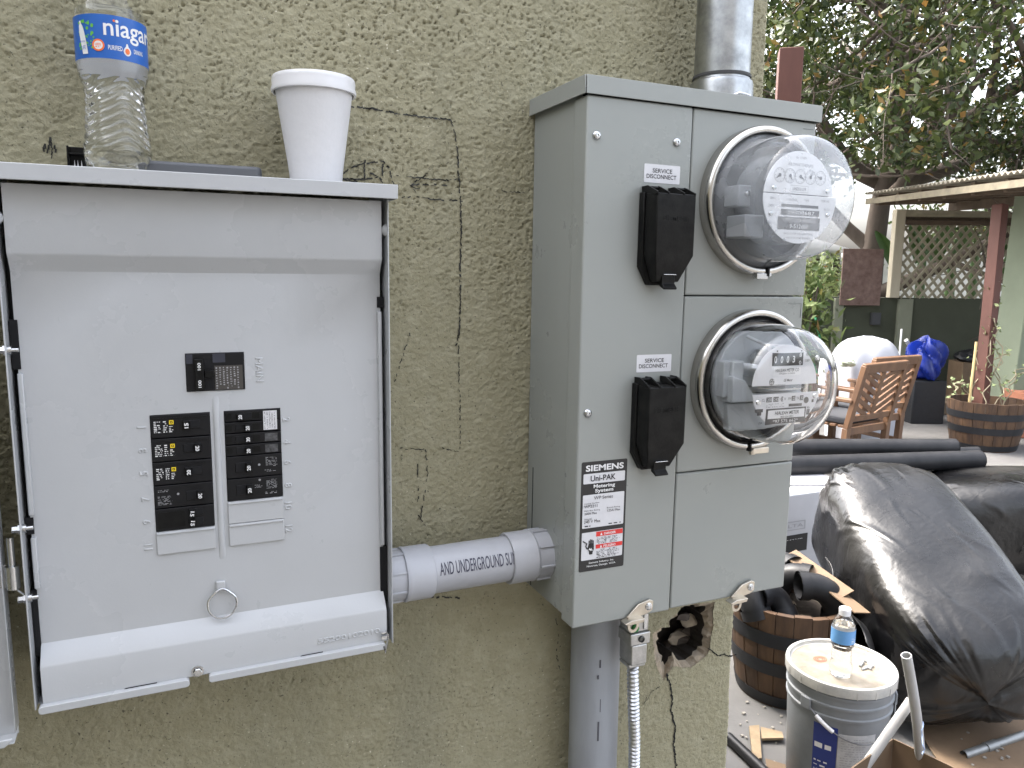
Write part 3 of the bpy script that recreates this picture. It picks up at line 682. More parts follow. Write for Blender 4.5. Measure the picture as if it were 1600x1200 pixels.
# rain cap with mitred corner
k = MB(); cp = .0038
k.box(-cp, MW+cp, -.001, MD-cp, -.0020, .0); k.box(-cp+.0006, MW+cp, MD-cp-.0012, MD-cp, -.0212, .0)
k.box(-cp-.0012, -cp, -.001, MD-cp-.0004, -.0212, .0); k.box(MW+cp, MW+cp+.0012, -.001, MD-cp-.0004, -.0212, 0)
k.build('rain_cap', METER_GREY, MT, bevel=.0008)
for (x, z) in ((.0136,-.067),(.1278,-.0657),(.0130,-.3999)): screw(MT, x, MD-.0015, z, .0056)
# stamped pull lines
k = MB(); k.box(.3324,.3500,MD-.0005,MD+.001,-.0312,-.0305); k.box(.327,.3505,MD-.0005,MD+.001,-.2652,-.2645); k.box(.3500,.3505,MD-.0005,MD+.001,-.285,-.2655); k.build('stamped_line', mat('stamp_shadow', (.15,.165,.16), .5), MT)
# SERVICE DISCONNECT stickers and black covers
YS = MD-.0015
def disconnect(dz):
    st = MB(); st.prism(rrect(.0820, .1348, -.1162+dz, -.0940+dz, .0012, 3), fy, YS-.0003, YS); s_o = st.build('warning_sticker', WHITE, MT)
    k2 = MB(); put_text(k2, 'SERVICE', .1085, -.1015+dz, .0290, .0052, plane_y(YS-.0005), bold=.012); put_text(k2, 'DISCONNECT', .1075, -.1085+dz, .0440, .0052, plane_y(YS-.0005), bold=.012); k2.build('lettering', INK, s_o, smooth=0)
    zt = -.1290+dz; x0, x1 = .0762, .1392
    base = [(x0,zt),(x1,zt),(x1,zt-.0800),(x1-.0130,zt-.1125),(x0+.0130,zt-.1125),(x0,zt-.0900)]
    k2 = MB(); k2.prism(base, fy, YS-.0105, YS); bo = k2.build('disconnect_cover', BLACK, MT, bevel=.0012)
    # lid: raised box with a sloping lower face
    a0, a1 = x0+.0020, x1-.0015
    k2 = MB()
    top, mid, low = zt-.0015, zt-.0760, zt-.1080
    F = -.0330
    v = [(a0,YS-.0118,top),(a1,YS-.0118,top),(a1,YS-.0118,mid),(a1-.0115,YS-.0118,low),(a0+.0115,YS-.0118,low),(a0,YS-.0118,mid),
         (a0+.0030,YS+F,top-.001),(a1-.0008,YS+F,top-.001),(a1-.0008,YS+F,mid),(a1-.0130,YS+F+.012,low),(a0+.0130,YS+F+.012,low),(a0+.0030,YS+F,mid)]
    k2.add(v, [(5,4,3,2,1,0),(6,7,8,11),(11,8,9,10),(0,1,7,6),(1,2,8,7),(2,3,9,8),(3,4,10,9),(4,5,11,10),(5,0,6,11)])
    lo = k2.build('lid', BLACK, bo, bevel=.0012)
    for xc in (a0+.0105, a1-.0105):
        k2 = MB()
        for sgn in (-1, 1):
            k2.prism([(YS,zt+.0075),(YS-.012,zt+.0078),(YS-.0335,zt-.0008),(YS-.0335,zt-.004),(YS,zt-.004)], lambda u, vv, t: (t, u, vv), xc+sgn*.0080-.0011, xc+sgn*.0080+.0011)
        k2.tube([(xc-.0085,YS-.011,zt+.0052),(xc+.0085,YS-.011,zt+.0052)], .0022, 10); k2.build('lid_hinge', BLACK, bo, bevel=.0004)
    k2 = MB(); k2.prism([(YS-.018,low+.020),(YS-.0245,low+.020),(YS-.024,low-.002),(YS-.030,low-.0075),(YS-.0285,low-.0095),(YS-.018,low-.0050)], lambda u, vv, t: (t, u, vv), (a0+a1)/2-.0098, (a0+a1)/2+.0092); k2.build('lid_tab', BLACK, bo, bevel=.0007)
    MB().box((a0+a1)/2-.0098, (a0+a1)/2+.0088, YS-.0280, YS-.0225, low+.0085, low+.0095).build('seal_wire', STEEL, bo, bevel=.0003)
    k2 = MB(); put_text(k2, 'SIEMENS', (a0+a1)/2+.001, top-.0300, .0380, .0062, plane_y(YS+F-.0004), bold=.01, depth=.0006); k2.build('moulded_lettering', BLACK, bo, smooth=0)
disconnect(0); disconnect(-.2355)
# nameplate
k = MB(); nx0, nx1, nz1, nz0 = .0070, .0738, -.4625, -.6068
k.prism(rrect(nx0, nx1, nz0, nz1, .0022, 4), fy, YS-.0003, YS); NPO = k.build('nameplate', mat('black_sticker', (.016,.016,.017), .3), MT)
nw, nh = nx1-nx0, nz1-nz0
def U(u): return nx0+nw*u
def Vv(v): return nz1-nh*v
k = MB()
for (ua, ub, va, vb, rr_) in ((.045,.955,.108,.198,.0012),(.045,.955,.298,.600,.0012),(.045,.955,.640,.895,.0012)): k.prism(rrect(U(ua), U(ub), Vv(vb), Vv(va), rr_, 3), fy, YS-.0005, YS-.0002)
k.build('white_field', WHITE, NPO)
k = MB(); rect(k, U(.355), U(.950), Vv(.688), Vv(.644), YS-.0007); rect(k, U(.355), U(.950), Vv(.800), Vv(.762), YS-.0007); k.build('red_band', RED, NPO, smooth=0)
k = MB(); P7 = plane_y(YS-.0009)
put_text(k, 'SIEMENS', U(.50), Vv(.058), nw*.83, nh*.056, P7, bold=.03); put_text(k, 'Metering', U(.50), Vv(.229), nw*.47, nh*.042, P7, bold=.025); put_text(k, 'System', U(.50), Vv(.270), nw*.40, nh*.042, P7, bold=.025)
put_text(k, 'DANGER', U(.66), Vv(.667), nw*.26, nh*.022, P7, bold=.02); put_text(k, 'PELIGRO', U(.66), Vv(.782), nw*.27, nh*.022, P7, bold=.02)
put_text(k, 'Siemens Industry, Inc.', U(.49), Vv(.925), nw*.56, nh*.022, P7, bold=.01); put_text(k, 'Norcross, Georgia  U.S.A.', U(.49), Vv(.955), nw*.64, nh*.022, P7, bold=.01)
for vv in (.667,.782): k.add([(U(.445),YS-.0009,Vv(vv+.013)),(U(.495),YS-.0009,Vv(vv+.013)),(U(.470),YS-.0009,Vv(vv-.013))], [(0,1,2)])
k.build('white_lettering', WINK, NPO, smooth=0)
k = MB()
put_text(k, 'Uni-PAK', U(.47), Vv(.152), nw*.55, nh*.052, P7, bold=.015); put_text(k, 'WP Series', U(.49), Vv(.330), nw*.42, nh*.030, P7)
put_text(k, 'Catalog Number', U(.24), Vv(.376), nw*.33, nh*.016, P7); put_text(k, 'WP2211', U(.215), Vv(.401), nw*.29, nh*.026, P7, bold=.008)
put_text(k, 'Main Bus Rating', U(.25), Vv(.442), nw*.34, nh*.016, P7); put_text(k, '200A Max', U(.22), Vv(.466), nw*.27, nh*.022, P7)
put_text(k, 'Branch Rating', U(.72), Vv(.435), nw*.29, nh*.016, P7); put_text(k, '125A Max', U(.73), Vv(.459), nw*.29, nh*.022, P7)
put_text(k, 'Volts AC', U(.17), Vv(.517), nw*.17, nh*.016, P7); put_text(k, '240 V Max', U(.26), Vv(.541), nw*.36, nh*.028, P7)
small_print(k, U(.10), U(.26), Vv(.573), Vv(.590), 1, P7, .6, 5, .2); small_print(k, U(.50), U(.93), Vv(.573), Vv(.590), 1, P7, .6, 6, .1)
small_print(k, U(.375), U(.93), Vv(.695), Vv(.757), 5, P7, .5, 7, .05); small_print(k, U(.375), U(.93), Vv(.806), Vv(.890), 6, P7, .5, 8, .05)
# hand and spark pictogram
def PP(u, v): return (U(u), YS-.0009, Vv(v))
k.add([PP(.20,.745),PP(.31,.745),PP(.315,.80),PP(.29,.825),PP(.285,.845),PP(.215,.845),PP(.21,.82),PP(.175,.785),PP(.185,.765)], [tuple(range(9))])
for ux, vt in ((.205,.715),(.235,.705),(.265,.708),(.295,.718)): k.add([PP(ux-.011,.75),PP(ux+.011,.75),PP(ux+.011,vt),PP(ux-.011,vt)], [(0,1,2,3)])
k.tube([PP(.07,.715),PP(.12,.730),PP(.155,.738),PP(.135,.765),PP(.165,.790),PP(.185,.787)], .0008, 5)
k.build('black_lettering', INK, NPO, smooth=0)
k = MB(); k.add([PP(.19,.800),PP(.225,.782),PP(.23,.795),PP(.265,.785),PP(.262,.800),PP(.30,.805),PP(.262,.812),PP(.255,.804),PP(.228,.812),PP(.222,.800)], [tuple(range(10))])
k.v = [(p[0], p[1]-.0003, p[2]) for p in k.v]; k.build('spark_mark', WINK, NPO, smooth=0)
# latches along the bottom
for lx in (.1015, .2745):
    k = MB()
    k.prism([(lx-.022,MH+.0035),(lx-.004,MH+.0195),(lx+.013,MH+.0235),(lx+.019,MH+.0205),(lx+.0185,MH+.0085),(lx+.012,MH+.0045),(lx-.006,MH+.0010)], fy, MD-.0065, MD-.0035)
    k.prism([(lx-.030,MH-.0005),(lx-.020,MH+.0030),(lx+.000,MH+.0030),(lx-.002,MH-.0020),(lx-.026,MH-.0032)], fy, MD-.016, MD-.0025)
    lo = k.build('latch', WARMSTEEL, MT, bevel=.0006)
    k = MB(); k.lathe([(.0052,0),(.0052,.0010),(.0040,.0016),(.0026,.0018),(.0026,.0032),(0,.0034)], lambda a,c,hh: (lx+.0115+a, MD-.0065-hh, MH+.0140+c), 18); k.build('rivet', STEEL, lo)
    k = MB(); pr_ = [(lx-.010+.0088*math.cos(t), MH-.0095+.0108*math.sin(t)) for t in np.linspace(0, 2*math.pi, 20, endpoint=False)]
    pi_ = [(lx-.010+.0050*math.cos(t), MH-.0105+.0058*math.sin(t)) for t in np.linspace(0, 2*math.pi, 20, endpoint=False)]
    vs = [fy(*p, MD-.0045) for p in pr_]+[fy(*p, MD-.0045) for p in pi_]+[fy(*p, MD-.0030) for p in pr_]+[fy(*p, MD-.0030) for p in pi_]
    fs = []
    for i in range(20):
        j = (i+1)%20; fs += [(i,j,20+j,20+i),(40+i,60+i,60+j,40+j),(i,40+i,40+j,j),(20+i,20+j,60+j,60+i)]
    k.add(vs, fs); k.build('padlock_eye', WARMSTEEL, lo)

# ---- electric meters
def meter(zc, clear):
    g_ = empty('electric_meter', MT.matrix_basis @ Vector((.2625, MD, zc)) if False else (0,0,0))
    c, s_ = math.cos(.0066), math.sin(.0066); L = (.2625, MD, zc)
    g_.location = (.635+c*L[0]+s_*L[2], MD, 1.7481-s_*L[0]+c*L[2]); g_.rotation_euler = (0,.0066,0)
    ax = lambda a, b3, hh: (a, -hh, b3)
    k = MB(); k.lathe([(.0885,.000),(.0955,.0002),(.0958,.0080),(.0958,.0150),(.0945,.0185),(.0915,.0200),(.0885,.0200),(.0868,.0185),(.0868,.012)], ax, 96); ro = k.build('sealing_ring', CHROME, g_, smooth=50)
    return g_, ax, ro
def dome(g_, ax, m_, prof, name='glass_cover'):
    k = MB(); k.lathe(prof, ax, 96); return k.build(name, m_, g_, smooth=60)
def arc_plate(k, r, zlo, zhi, y0, y1, xs_=1.0):
    pts = []
    for i in range(64):
        a = 2*math.pi*i/64; x, z = r*math.cos(a)*xs_, r*math.sin(a); pts.append((x, min(max(z, zlo), zhi)))
    cl = [pts[0]]
    for p in pts[1:]:
        if (Vector(p)-Vector(cl[-1])).length > 1e-5: cl.append(p)
    k.prism(cl, fy, y0, y1)
PLATE = mat('meter_plate', (.74,.74,.75), .45, var=.05, vscale=60)
MDARK = mat('meter_dark', (.035,.037,.04), .6)
MGREY = mat('meter_casting', (.52,.55,.57), .5, var=.1, vscale=30)
DIM = mat('faded_print', (.22,.22,.23), .6)
# upper meter, cloudy cover, five dials
g1, ax, ro = meter(-.1313, False)
tag(g1, 'upper electric meter with cloudy cover and five round pointer dials', 'electric meter', 'electric meters on the grey box')
k = MB(); k.box(-.0125,.0065,-.0215,-.012,-.1005,-.0925); k.box(.0075,.012,-.0215,-.014,-.0975,-.0925); k.build('ring_clasp', STEEL, g1, bevel=.001)
MB().box(.0045,.0075,-.0225,-.015,-.0965,-.0855).build('clasp_gap', VOID, g1)
k = MB(); k.lathe([(0,.004),(.0866,.004),(.0866,.012),(.080,.016),(.074,.020)], ax, 64); k.build('gasket_base', MDARK, g1)
dome(g1, ax, CLOUDY, [(.0862,.010),(.0845,.016),(.0825,.020),(.0800,.026),(.0785,.040),(.0770,.060),(.0752,.078),(.0725,.089),(.068,.097),(.060,.1025),(.045,.106),(.025,.108),(.0001,.1085)])
k = MB(); k.lathe([(.0566,.020),(.0566,.058),(0,.058)], ax, 48); k.build('mechanism', mat('meter_mechanism', (.16,.17,.18), .6, var=.4, vscale=30), g1)
k = MB(); k.box(-.074,-.048,-.050,-.022,-.012,.014); k.box(-.070,-.040,-.060,-.024,-.050,-.022); k.build('coil', mat('coil_grey', (.24,.25,.26), .5), g1, bevel=.002)
MB().lathe([(0,0),(.0040,0),(.0030,.003),(0,.004)], lambda a,b3,hh: (-.062+a, -.050-hh, b3+.004), 12).build('mechanism_screw', STEEL, g1)
YP = -.072
k = MB(); arc_plate(k, .0560, .0045, .060, YP-.0012, YP); k.build('dial_plate', PLATE, g1, bevel=.0004)
k = MB(); arc_plate(k, .0560, -.060, .0030, YP-.0042, YP-.003, 1.05); k.build('name_plate', PLATE, g1, bevel=.0004)
Pd, Pn_ = plane_y(YP-.0014), plane_y(YP-.0045)
for i, (xx, ang_) in enumerate(((-.0330,215),(-.0165,300),(0,330),(.0165,70),(.0330,165))):
    k = MB(); rr2 = .0085
    k.lathe([(rr2-.0003,0),(rr2+.0002,0)], lambda a,b3,hh: (xx+a, YP-.0015, .0255+b3), 40)
    for q2 in range(10):
        t = 2*math.pi*q2/10; cx_, cz_ = xx+math.cos(t)*rr2*.80, .0255+math.sin(t)*rr2*.80; k.add([(cx_-.0004,YP-.0015,cz_-.0006),(cx_+.0004,YP-.0015,cz_-.0006),(cx_+.0004,YP-.0015,cz_+.0006),(cx_-.0004,YP-.0015,cz_+.0006)], [(0,1,2,3)])
    do_ = k.build('dial', DIM, g1, smooth=0)
    k = MB(); t = R(ang_); d_ = Vector((math.cos(t),0,math.sin(t))); n_ = Vector((-d_.z,0,d_.x)); c_ = Vector((xx, YP-.0024, .0255))
    k.lathe([(.0022,0),(.0,.0002)], lambda a,b3,hh: (xx+a, YP-.0022-hh, .0255+b3), 16)
    k.add([c_+n_*.0014, c_+d_*.0066+n_*.0004, c_+d_*.0066-n_*.0004, c_-n_*.0014], [(0,1,2,3)]); k.build('pointer', mat('pointer_grey', (.10,.10,.11), .5), do_, smooth=0)
k = MB()
put_text(k, 'KILOWATTHOURS', 0, .0395, .0400, .0034, Pd); put_text(k, 'Kr 13 8/9', 0, .0480, .0160, .0030, Pd)
put_text(k, 'LANDIS & GYR', 0, .0105, .0220, .0040, Pd, bold=.01)
for (a0,a1,b0,b1) in ((-.0140,.0140,.0142,.0145),(-.0140,.0140,.0066,.0069),(-.0143,-.0140,.0066,.0145),(.0140,.0143,.0066,.0145)): rect(k, a0, a1, b0, b1, YP-.0014)
put_text(k, '200CL', -.044, -.0025, .0085, .0026, Pn_); put_text(k, '240V', -.046, -.0115, .0085, .0032, Pn_); put_text(k, '3W', -.046, -.0320, .0055, .0032, Pn_)
put_text(k, 'TYPE MS', .040, -.0025, .0140, .0026, Pn_); put_text(k, 'Kh 7.2', .044, -.0125, .0090, .0026, Pn_); put_text(k, 'FORM 2S', -.012, -.0030, .0120, .0024, Pn_); put_text(k, 'TA30', .010, -.0030, .0070, .0024, Pn_)
put_text(k, 'SINGLE STATOR WATTHOUR METER', 0, -.0440, .0480, .0024, Pn_); put_text(k, 'LANDIS & GYR  LAFAYETTE INDIANA', 0, -.0490, .0400, .0020, Pn_)
k.build('plate_lettering', DIM, g1, smooth=0)
k = MB(); rect(k, -.030, .030, -.0122, -.0088, YP-.0044); rect(k, -.030, .032, -.0220, -.0150, YP-.0044); rect(k, -.034, .034, -.0395, -.0240, YP-.0044); k.build('number_band', mat('band_grey', (.11,.11,.115), .5), g1, smooth=0)
k = MB(); P9 = plane_y(YP-.0047); put_text(k, '29308687', .002, -.0185, .0440, .0046, P9, bold=.005); put_text(k, 'CITY OF LOS ANGELES', 0, -.0278, .0520, .0040, P9); put_text(k, '9-512687', 0, -.0350, .0300, .0050, P9, bold=.005); k.build('band_lettering', WINK, g1, smooth=0)
for (xx, zz) in ((-.043,.0095),(.043,.0095),(-.046,-.021),(.046,-.019)): MB().lathe([(.0032,0),(.0025,.0014),(0,.0018)], lambda a,b3,hh: (xx+a, YP-.0045-hh, zz+b3), 14).build('plate_screw', STEEL, g1)
# lower meter, clear glass, counter register
g2, ax, ro = meter(-.3673, True)
tag(g2, 'lower electric meter under clear glass with a black number counter', 'electric meter', 'electric meters on the grey box')
k = MB(); k.box(-.002,.026,-.0225,-.0145,-.1010,-.0925); k.box(-.004,.004,-.0218,-.016,-.1020,-.0950); k.build('ring_clasp', WARMSTEEL, g2, bevel=.001)
MB().box(-.0075,-.0045,-.0222,-.015,-.0965,-.0855).build('clasp_gap', VOID, g2)
k = MB(); k.lathe([(0,.004),(.0866,.004),(.0866,.012),(.079,.016)], ax, 64); k.build('gasket_base', mat('black_rubber', (.02,.02,.022), .6), g2)
k = MB(); k.lathe([(.084,.013),(.080,.018),(.0785,.020),(.0785,.017)], ax, 64); k.build('gasket_lip', mat('black_rubber', (.02,.02,.022), .6), g2)
GLASS = mat('meter_glass', (1,1,1), .0, trans=1., ior=1.5)
po = [(.0862,.010),(.0845,.016),(.0825,.020),(.0800,.026),(.0785,.040),(.0775,.060),(.0762,.074),(.0740,.084),(.0700,.092),(.0630,.098),(.0560,.1005),(.040,.1030),(.020,.1042),(.0001,.1045)]
pi2 = [(.0838,.010),(.0822,.016),(.0802,.020),(.0776,.027),(.0761,.040),(.0751,.060),(.0738,.073),(.0716,.0825),(.0677,.0895),(.0610,.0952),(.0545,.0977),(.040,.1003),(.020,.1015),(.0001,.1018)]
k = MB(); k.lathe(po+pi2[::-1], ax, 96, closed=True); k.build('glass_cover', GLASS, g2, smooth=60)
k = MB(); arc_plate(k, .0735, -.066, .066, -.026, -.014); k.box(-.072,-.040,-.040,-.022,-.016,.030); k.build('casting', MGREY, g2, bevel=.0015)
k = MB(); k.box(-.063,-.045,-.0455,-.020,-.022,.030); k.prism([(-.065,-.022),(.050,-.022),(.050,-.012),(-.030,-.012),(-.045,.006),(-.065,.012)], fy, -.050, -.036); k.prism([(-.055,-.062),(.045,-.062),(.050,-.026),(-.058,-.026)], fy, -.034, -.022); k.build('frame', MGREY, g2, bevel=.0015)
k = MB(); k.tube([(-.050,-.034,.024),(-.018,-.060,.020)], .0048, 12); k.tube([(-.030,-.030,.060),(-.006,-.060,.046)], .0022, 8); k.build('post', MGREY, g2)
k = MB(); k.prism(rrect(-.030,-.012,.012,.030,.003), fy, -.0605, -.059); k.prism(rrect(-.016,.012,.022,.052,.003), fy, -.0560, -.0545); k.build('bracket', PLATE, g2, bevel=.0005)
k = MB(); k.lathe([(0,-.0005),(.0385,-.0005),(.0385,.0005),(0,.0005)], lambda a,b3,hh: (a+.006, -.046+b3*.82, -.003+hh), 48); k.build('aluminium_disc', STEEL, g2)
k = MB(); k.box(-.052,.030,-.040,-.030,-.004,.010); k.box(-.020,.034,-.062,-.036,.026,.044); k.lathe([(.010,0),(.010,.028),(0,.028)], lambda a,b3,hh: (-.012+a, -.030-hh, .030+b3), 20); k.build('register_gears', mat('gear_grey', (.30,.32,.33), .4), g2, bevel=.001)
MB().box(-.060,-.0575,-.0462,-.040,-.006,.008).build('slot_mark', VOID, g2)
YP = -.070
k = MB(); arc_plate(k, .0535, .0015, .058, YP-.0012, YP, .98); k.build('register_plate', PLATE, g2, bevel=.0004)
k = MB(); arc_plate(k, .0545, -.0485, -.0085, YP-.0052, YP-.004, 1.02); k.build('name_plate', PLATE, g2, bevel=.0004)
k = MB(); rect(k, -.0245, .0265, .0265, .0430, YP-.0014); k.build('counter_window', INK, g2, smooth=0)
k = MB(); Pd = plane_y(YP-.0017)
for i, ch in enumerate('0003'): put_text(k, ch, -.0195+i*.0100, .0347, .0040, .0090, Pd, bold=.015)
put_text(k, '8', .0215, .0398, .0040, .0050, Pd, bold=.015); put_text(k, '0', .0215, .0298, .0040, .0052, Pd, bold=.015); k.build('counter_digit', WINK, g2, smooth=0)
k = MB(); rect(k, -.0215, .0235, .0140, .0245, YP-.0014); k.build('paper_label', mat('bright_paper', (.80,.80,.80), .5), g2, smooth=0)
k = MB(); put_text(k, 'HIALEAH METER CO', .001, .0208, .0390, .0042, Pd); put_text(k, 'HIALEAH, FLORIDA', .001, .0163, .0260, .0024, Pd); put_text(k, 'GE Meter', .0035, .0078, .0150, .0036, Pd, bold=.01, skew=.15)
put_text(k, 'Kr', .0335, .0405, .0040, .0036, Pd, bold=.01); put_text(k, '13 8/9', .0335, .0325, .0070, .0036, Pd)
k.lathe([(.0045,0),(0,0)], lambda a,b3,hh: (-.0235+a, YP-.0015, .0062+b3), 24); rect(k, -.0280, .0000, .0024, .0027, YP-.0014); rect(k, -.0180,-.0160,.0445,.0462,YP-.0014); rect(k, .0220,.0240,.0445,.0462,YP-.0014)
k.build('register_lettering', INK, g2, smooth=0)
k = MB(); put_text(k, 'GE', -.0235, .0062, .0058, .0050, Pd, skew=.2); k.lathe([(.0040,0),(.0037,0)], lambda a,b3,hh: (-.0235+a, YP-.0018, .0062+b3), 24); k.build('round_monogram', WINK, g2, smooth=0)
Pn_ = plane_y(YP-.0056)
k = MB()
for (a0, a1) in ((-.0340,-.0250),(-.0225,-.0140),(-.0095,-.0065),(.0080,.0140),(.0215,.0275)): rect(k, a0, a1, -.0188, -.0125, YP-.0054)
rect(k, .0035,.0255,-.0262,-.0225,YP-.0054); k.lathe([(.0042,0),(0,0)], lambda a,b3,hh: (.0325+a, YP-.0055, -.0190+b3), 20)
rect(k, .0420,.0455,-.0225,-.0185,YP-.0054); rect(k, .0345,.0400,-.0385,-.0315,YP-.0054); rect(k, -.0500,-.0380,-.0310,-.0268,YP-.0054); rect(k, -.0460,-.0400,-.0350,-.0310,YP-.0054)
k.prism([(-.0330,-.0478),(.0330,-.0478),(.0330,-.0275),(-.0330,-.0275)], fy, YP-.0056, YP-.0053); k.build('plate_block', mat('plate_block', (.055,.05,.048), .5), g2, smooth=0)
k = MB(); rect(k, -.0305, .0305, -.0405, -.0295, YP-.0059); k.build('paper_label', MATS['bright_paper'], g2, smooth=0)
k = MB(); P8 = plane_y(YP-.0062); put_text(k, 'HIALEAH METER', .001, -.0335, .0400, .0046, P8, bold=.012, skew=.15); put_text(k, '800-654-0821', .001, -.0388, .0210, .0024, P8)
put_text(k, 'CL', -.0385, -.0158, .0045, .0034, Pn_); put_text(k, 'V', -.0115, -.0158, .0025, .0034, Pn_); put_text(k, 'W', -.0035, -.0158, .0030, .0034, Pn_); put_text(k, 'FM', .0045, -.0158, .0050, .0034, Pn_); put_text(k, 'TA', .0178, -.0158, .0045, .0034, Pn_); put_text(k, 'Kh', .0370, -.0290, .0040, .0034, Pn_); put_text(k, 'USA', -.0405, -.0445, .0060, .0026, Pn_)
small_print(k, -.034, .000, -.0205, -.0262, 3, Pn_, .35, 9, .06); k.build('plate_lettering', INK, g2, smooth=0)
k = MB(); P10 = plane_y(YP-.0060); put_text(k, '200', -.0295, -.0157, .0075, .0042, P10); put_text(k, '240', -.0182, -.0157, .0072, .0042, P10); put_text(k, '3', -.0080, -.0157, .0022, .0042, P10); put_text(k, '2S', .0110, -.0157, .0045, .0042, P10); put_text(k, '30', .0245, -.0157, .0045, .0042, P10); put_text(k, '7.2', .0372, -.0350, .0040, .0038, P10); put_text(k, '*97 575 662*', -.001, -.0442, .0420, .0042, P10); k.build('block_lettering', WINK, g2, smooth=0)
for (xx, zz) in ((-.0455,-.0180),(.0470,-.0140),(.047,.036)): MB().lathe([(.0036,0),(.0028,.0016),(0,.002)], lambda a,b3,hh: (xx+a, YP-.0052-hh, zz+b3), 14).build('plate_screw', STEEL, g2)

# ================================================================== CONDUITS
def axx(y, z): return lambda a, b3, hh: (hh, y+a, z+b3)
# horizontal grey PVC between the boxes
CY, CZ = -.0600, 1.6-.4630
ch = empty('horizontal_conduit', (.52, CY, CZ))
tag(ch, 'fat grey plastic conduit with printed letters joining panel and meter box', 'conduit')
lx = lambda x: x-.52
AX = lambda a, b3, hh: (hh, a, b3)
k = MB(); k.lathe([(.0302,lx(.45)),(.0302,lx(.60))], AX, 128); k.build('pipe', PVC, ch)
k = MB(); k.lathe([(.030,lx(.408)),(.0318,lx(.408)),(.0318,lx(.4300)),(.0345,lx(.4305)),(.0352,lx(.4330)),(.0345,lx(.4355)),(.0345,lx(.4655)),(.0335,lx(.4670)),(.0306,lx(.4670))], AX, 64)
for t in (20,65,110,155,200,245,290,335):
    c_, s_ = math.cos(R(t)), math.sin(R(t)); k.obox((lx(.4190), .0325*c_, .0325*s_), (.011,0,0), (0,.0014*c_,.0014*s_), (0,-.0012*s_,.0012*c_))
k.build('coupling', PVC, ch, smooth=35)
k = MB(); k.lathe([(.0306,lx(.5755)),(.0335,lx(.5755)),(.0345,lx(.5770)),(.0345,lx(.6080)),(.0354,lx(.6100)),(.0345,lx(.6120)),(.0330,lx(.6135)),(.0335,lx(.6370)),(.030,lx(.6375))], AX, 64)
for t in (10,55,100,145,190,235,280,325):
    c_, s_ = math.cos(R(t)), math.sin(R(t)); k.obox((lx(.6250), .0345*c_, .0345*s_), (.0115,0,0), (0,.0014*c_,.0014*s_), (0,-.0012*s_,.0012*c_))
k.build('coupling', PVC, ch, smooth=35)
k = MB()
def on_pipe(u, v, t):
    a = -(v/.0304); return (lx(u), -math.cos(a)*.03065, -math.sin(a)*.03065)
put_text(k, 'AND UNDERGROUND SUNLIGHT', .5385, .0110, .1310, .0165, on_pipe, bold=.006, cut=(1,12))
k.build('printed_lettering', mat('pipe_ink', (.05,.05,.075), .5), ch, smooth=0)
# vertical grey PVC down from the meter box
cv_ = empty('lower_conduit', (.7290, -.045, 0)); tag(cv_, 'vertical weathered grey plastic pipe running down below the meter box', 'conduit')
k = MB(); k.lathe([(.0365,0),(.0365,1.08)], lambda a,b3,hh: (a, b3, hh), 48); k.build('pipe', PVC_OLD, cv_)
for zz, L in ((.965,.012),(.945,.006),(.90,.02),(.86,.03)):
    MB().obox((-.012+random.uniform(-.003,.003), -.0348, zz), (.0011,0,0), (0,.0004,0), (0,0,L/2)).build('scuff_mark', mat('scuff', (.07,.07,.085), .8), cv_)
# galvanised riser on top
rs = empty('riser_pipe', (.8905, -.070, 1.7475)); tag(rs, 'galvanized steel riser pipe standing on top of the meter box', 'riser pipe')
k = MB(); k.lathe([(.0375,.03),(.0375,1.1)], lambda a,b3,hh: (a, b3, hh), 48); k.build('pipe', GALV, rs)
k = MB(); k.lathe([(.047,.0),(.047,.003),(.0435,.005),(.0425,.030),(.0415,.034),(.0385,.035),(.0380,.040)], lambda a,b3,hh: (a, b3, hh), 48)
k.box(-.056,.056,-.050,.050,-.0005,.0035); k.build('hub', GALV, rs, smooth=35, bevel=.0005)
k = MB(); k.lathe([(.0395,.0385),(.0395,.0425),(.0378,.0430)], lambda a,b3,hh: (a, b3, hh), 48, arc=None); k.build('sealant_line', mat('grimy_seal', (.05,.05,.05), .7), rs)
for sx_, sy_ in ((-.047,-.043),(.047,-.043),(.047,.043),(-.047,.043)):
    MB().lathe([(.0055,.0035),(.0055,.005),(.004,.007),(0,.0078)], lambda a,b3,hh: (sx_+a, sy_+b3, hh), 14).build('hub_screw', STEEL, rs)
k = MB(); k.tube([(-.020,-.050,.006),(-.014,-.055,.009),(-.006,-.056,.008),(.004,-.054,.007)], .0028, 8); k.build('hub_bond_screw', STEEL, rs)
# flexible conduit with grounding connector
fx = empty('flexible_conduit', (.757, -.098, 0)); tag(fx, 'flexible ribbed metal conduit hanging from a grounding connector under the meter box', 'flexible conduit')
path = [Vector((0,-.004,.975)), Vector((.0015,-.004,.945)), Vector((.005,-.003,.900)), Vector((.010,-.001,.850)), Vector((.013,.002,.800)), Vector((.012,.004,.74)), Vector((.006,.006,.66)), Vector((-.004,.010,.50)), Vector((-.01,.02,.30)), Vector((-.01,.03,.0))]
dn = []; 
for i in range(len(path)-1):
    L = (path[i+1]-path[i]).length; q_ = max(2, int(L/.0012))
    for j in range(q_): dn.append(path[i].lerp(path[i+1], j/q_))
sacc = 0; rad = []
for i, p in enumerate(dn):
    if i: sacc += (p-dn[i-1]).length
    rad.append(.0078+.0011*math.cos(2*math.pi*sacc/.0062))
k = MB(); k.tube(dn, rad, 14); k.build('ribbed_hose', mat('flex_steel', (.60,.61,.63), .3, 1., var=.2, vscale=80), fx)
CAST = mat('cast_zinc', (.55,.55,.54), .38, 1., var=.3, vscale=60, bump=.2, bscale=200)
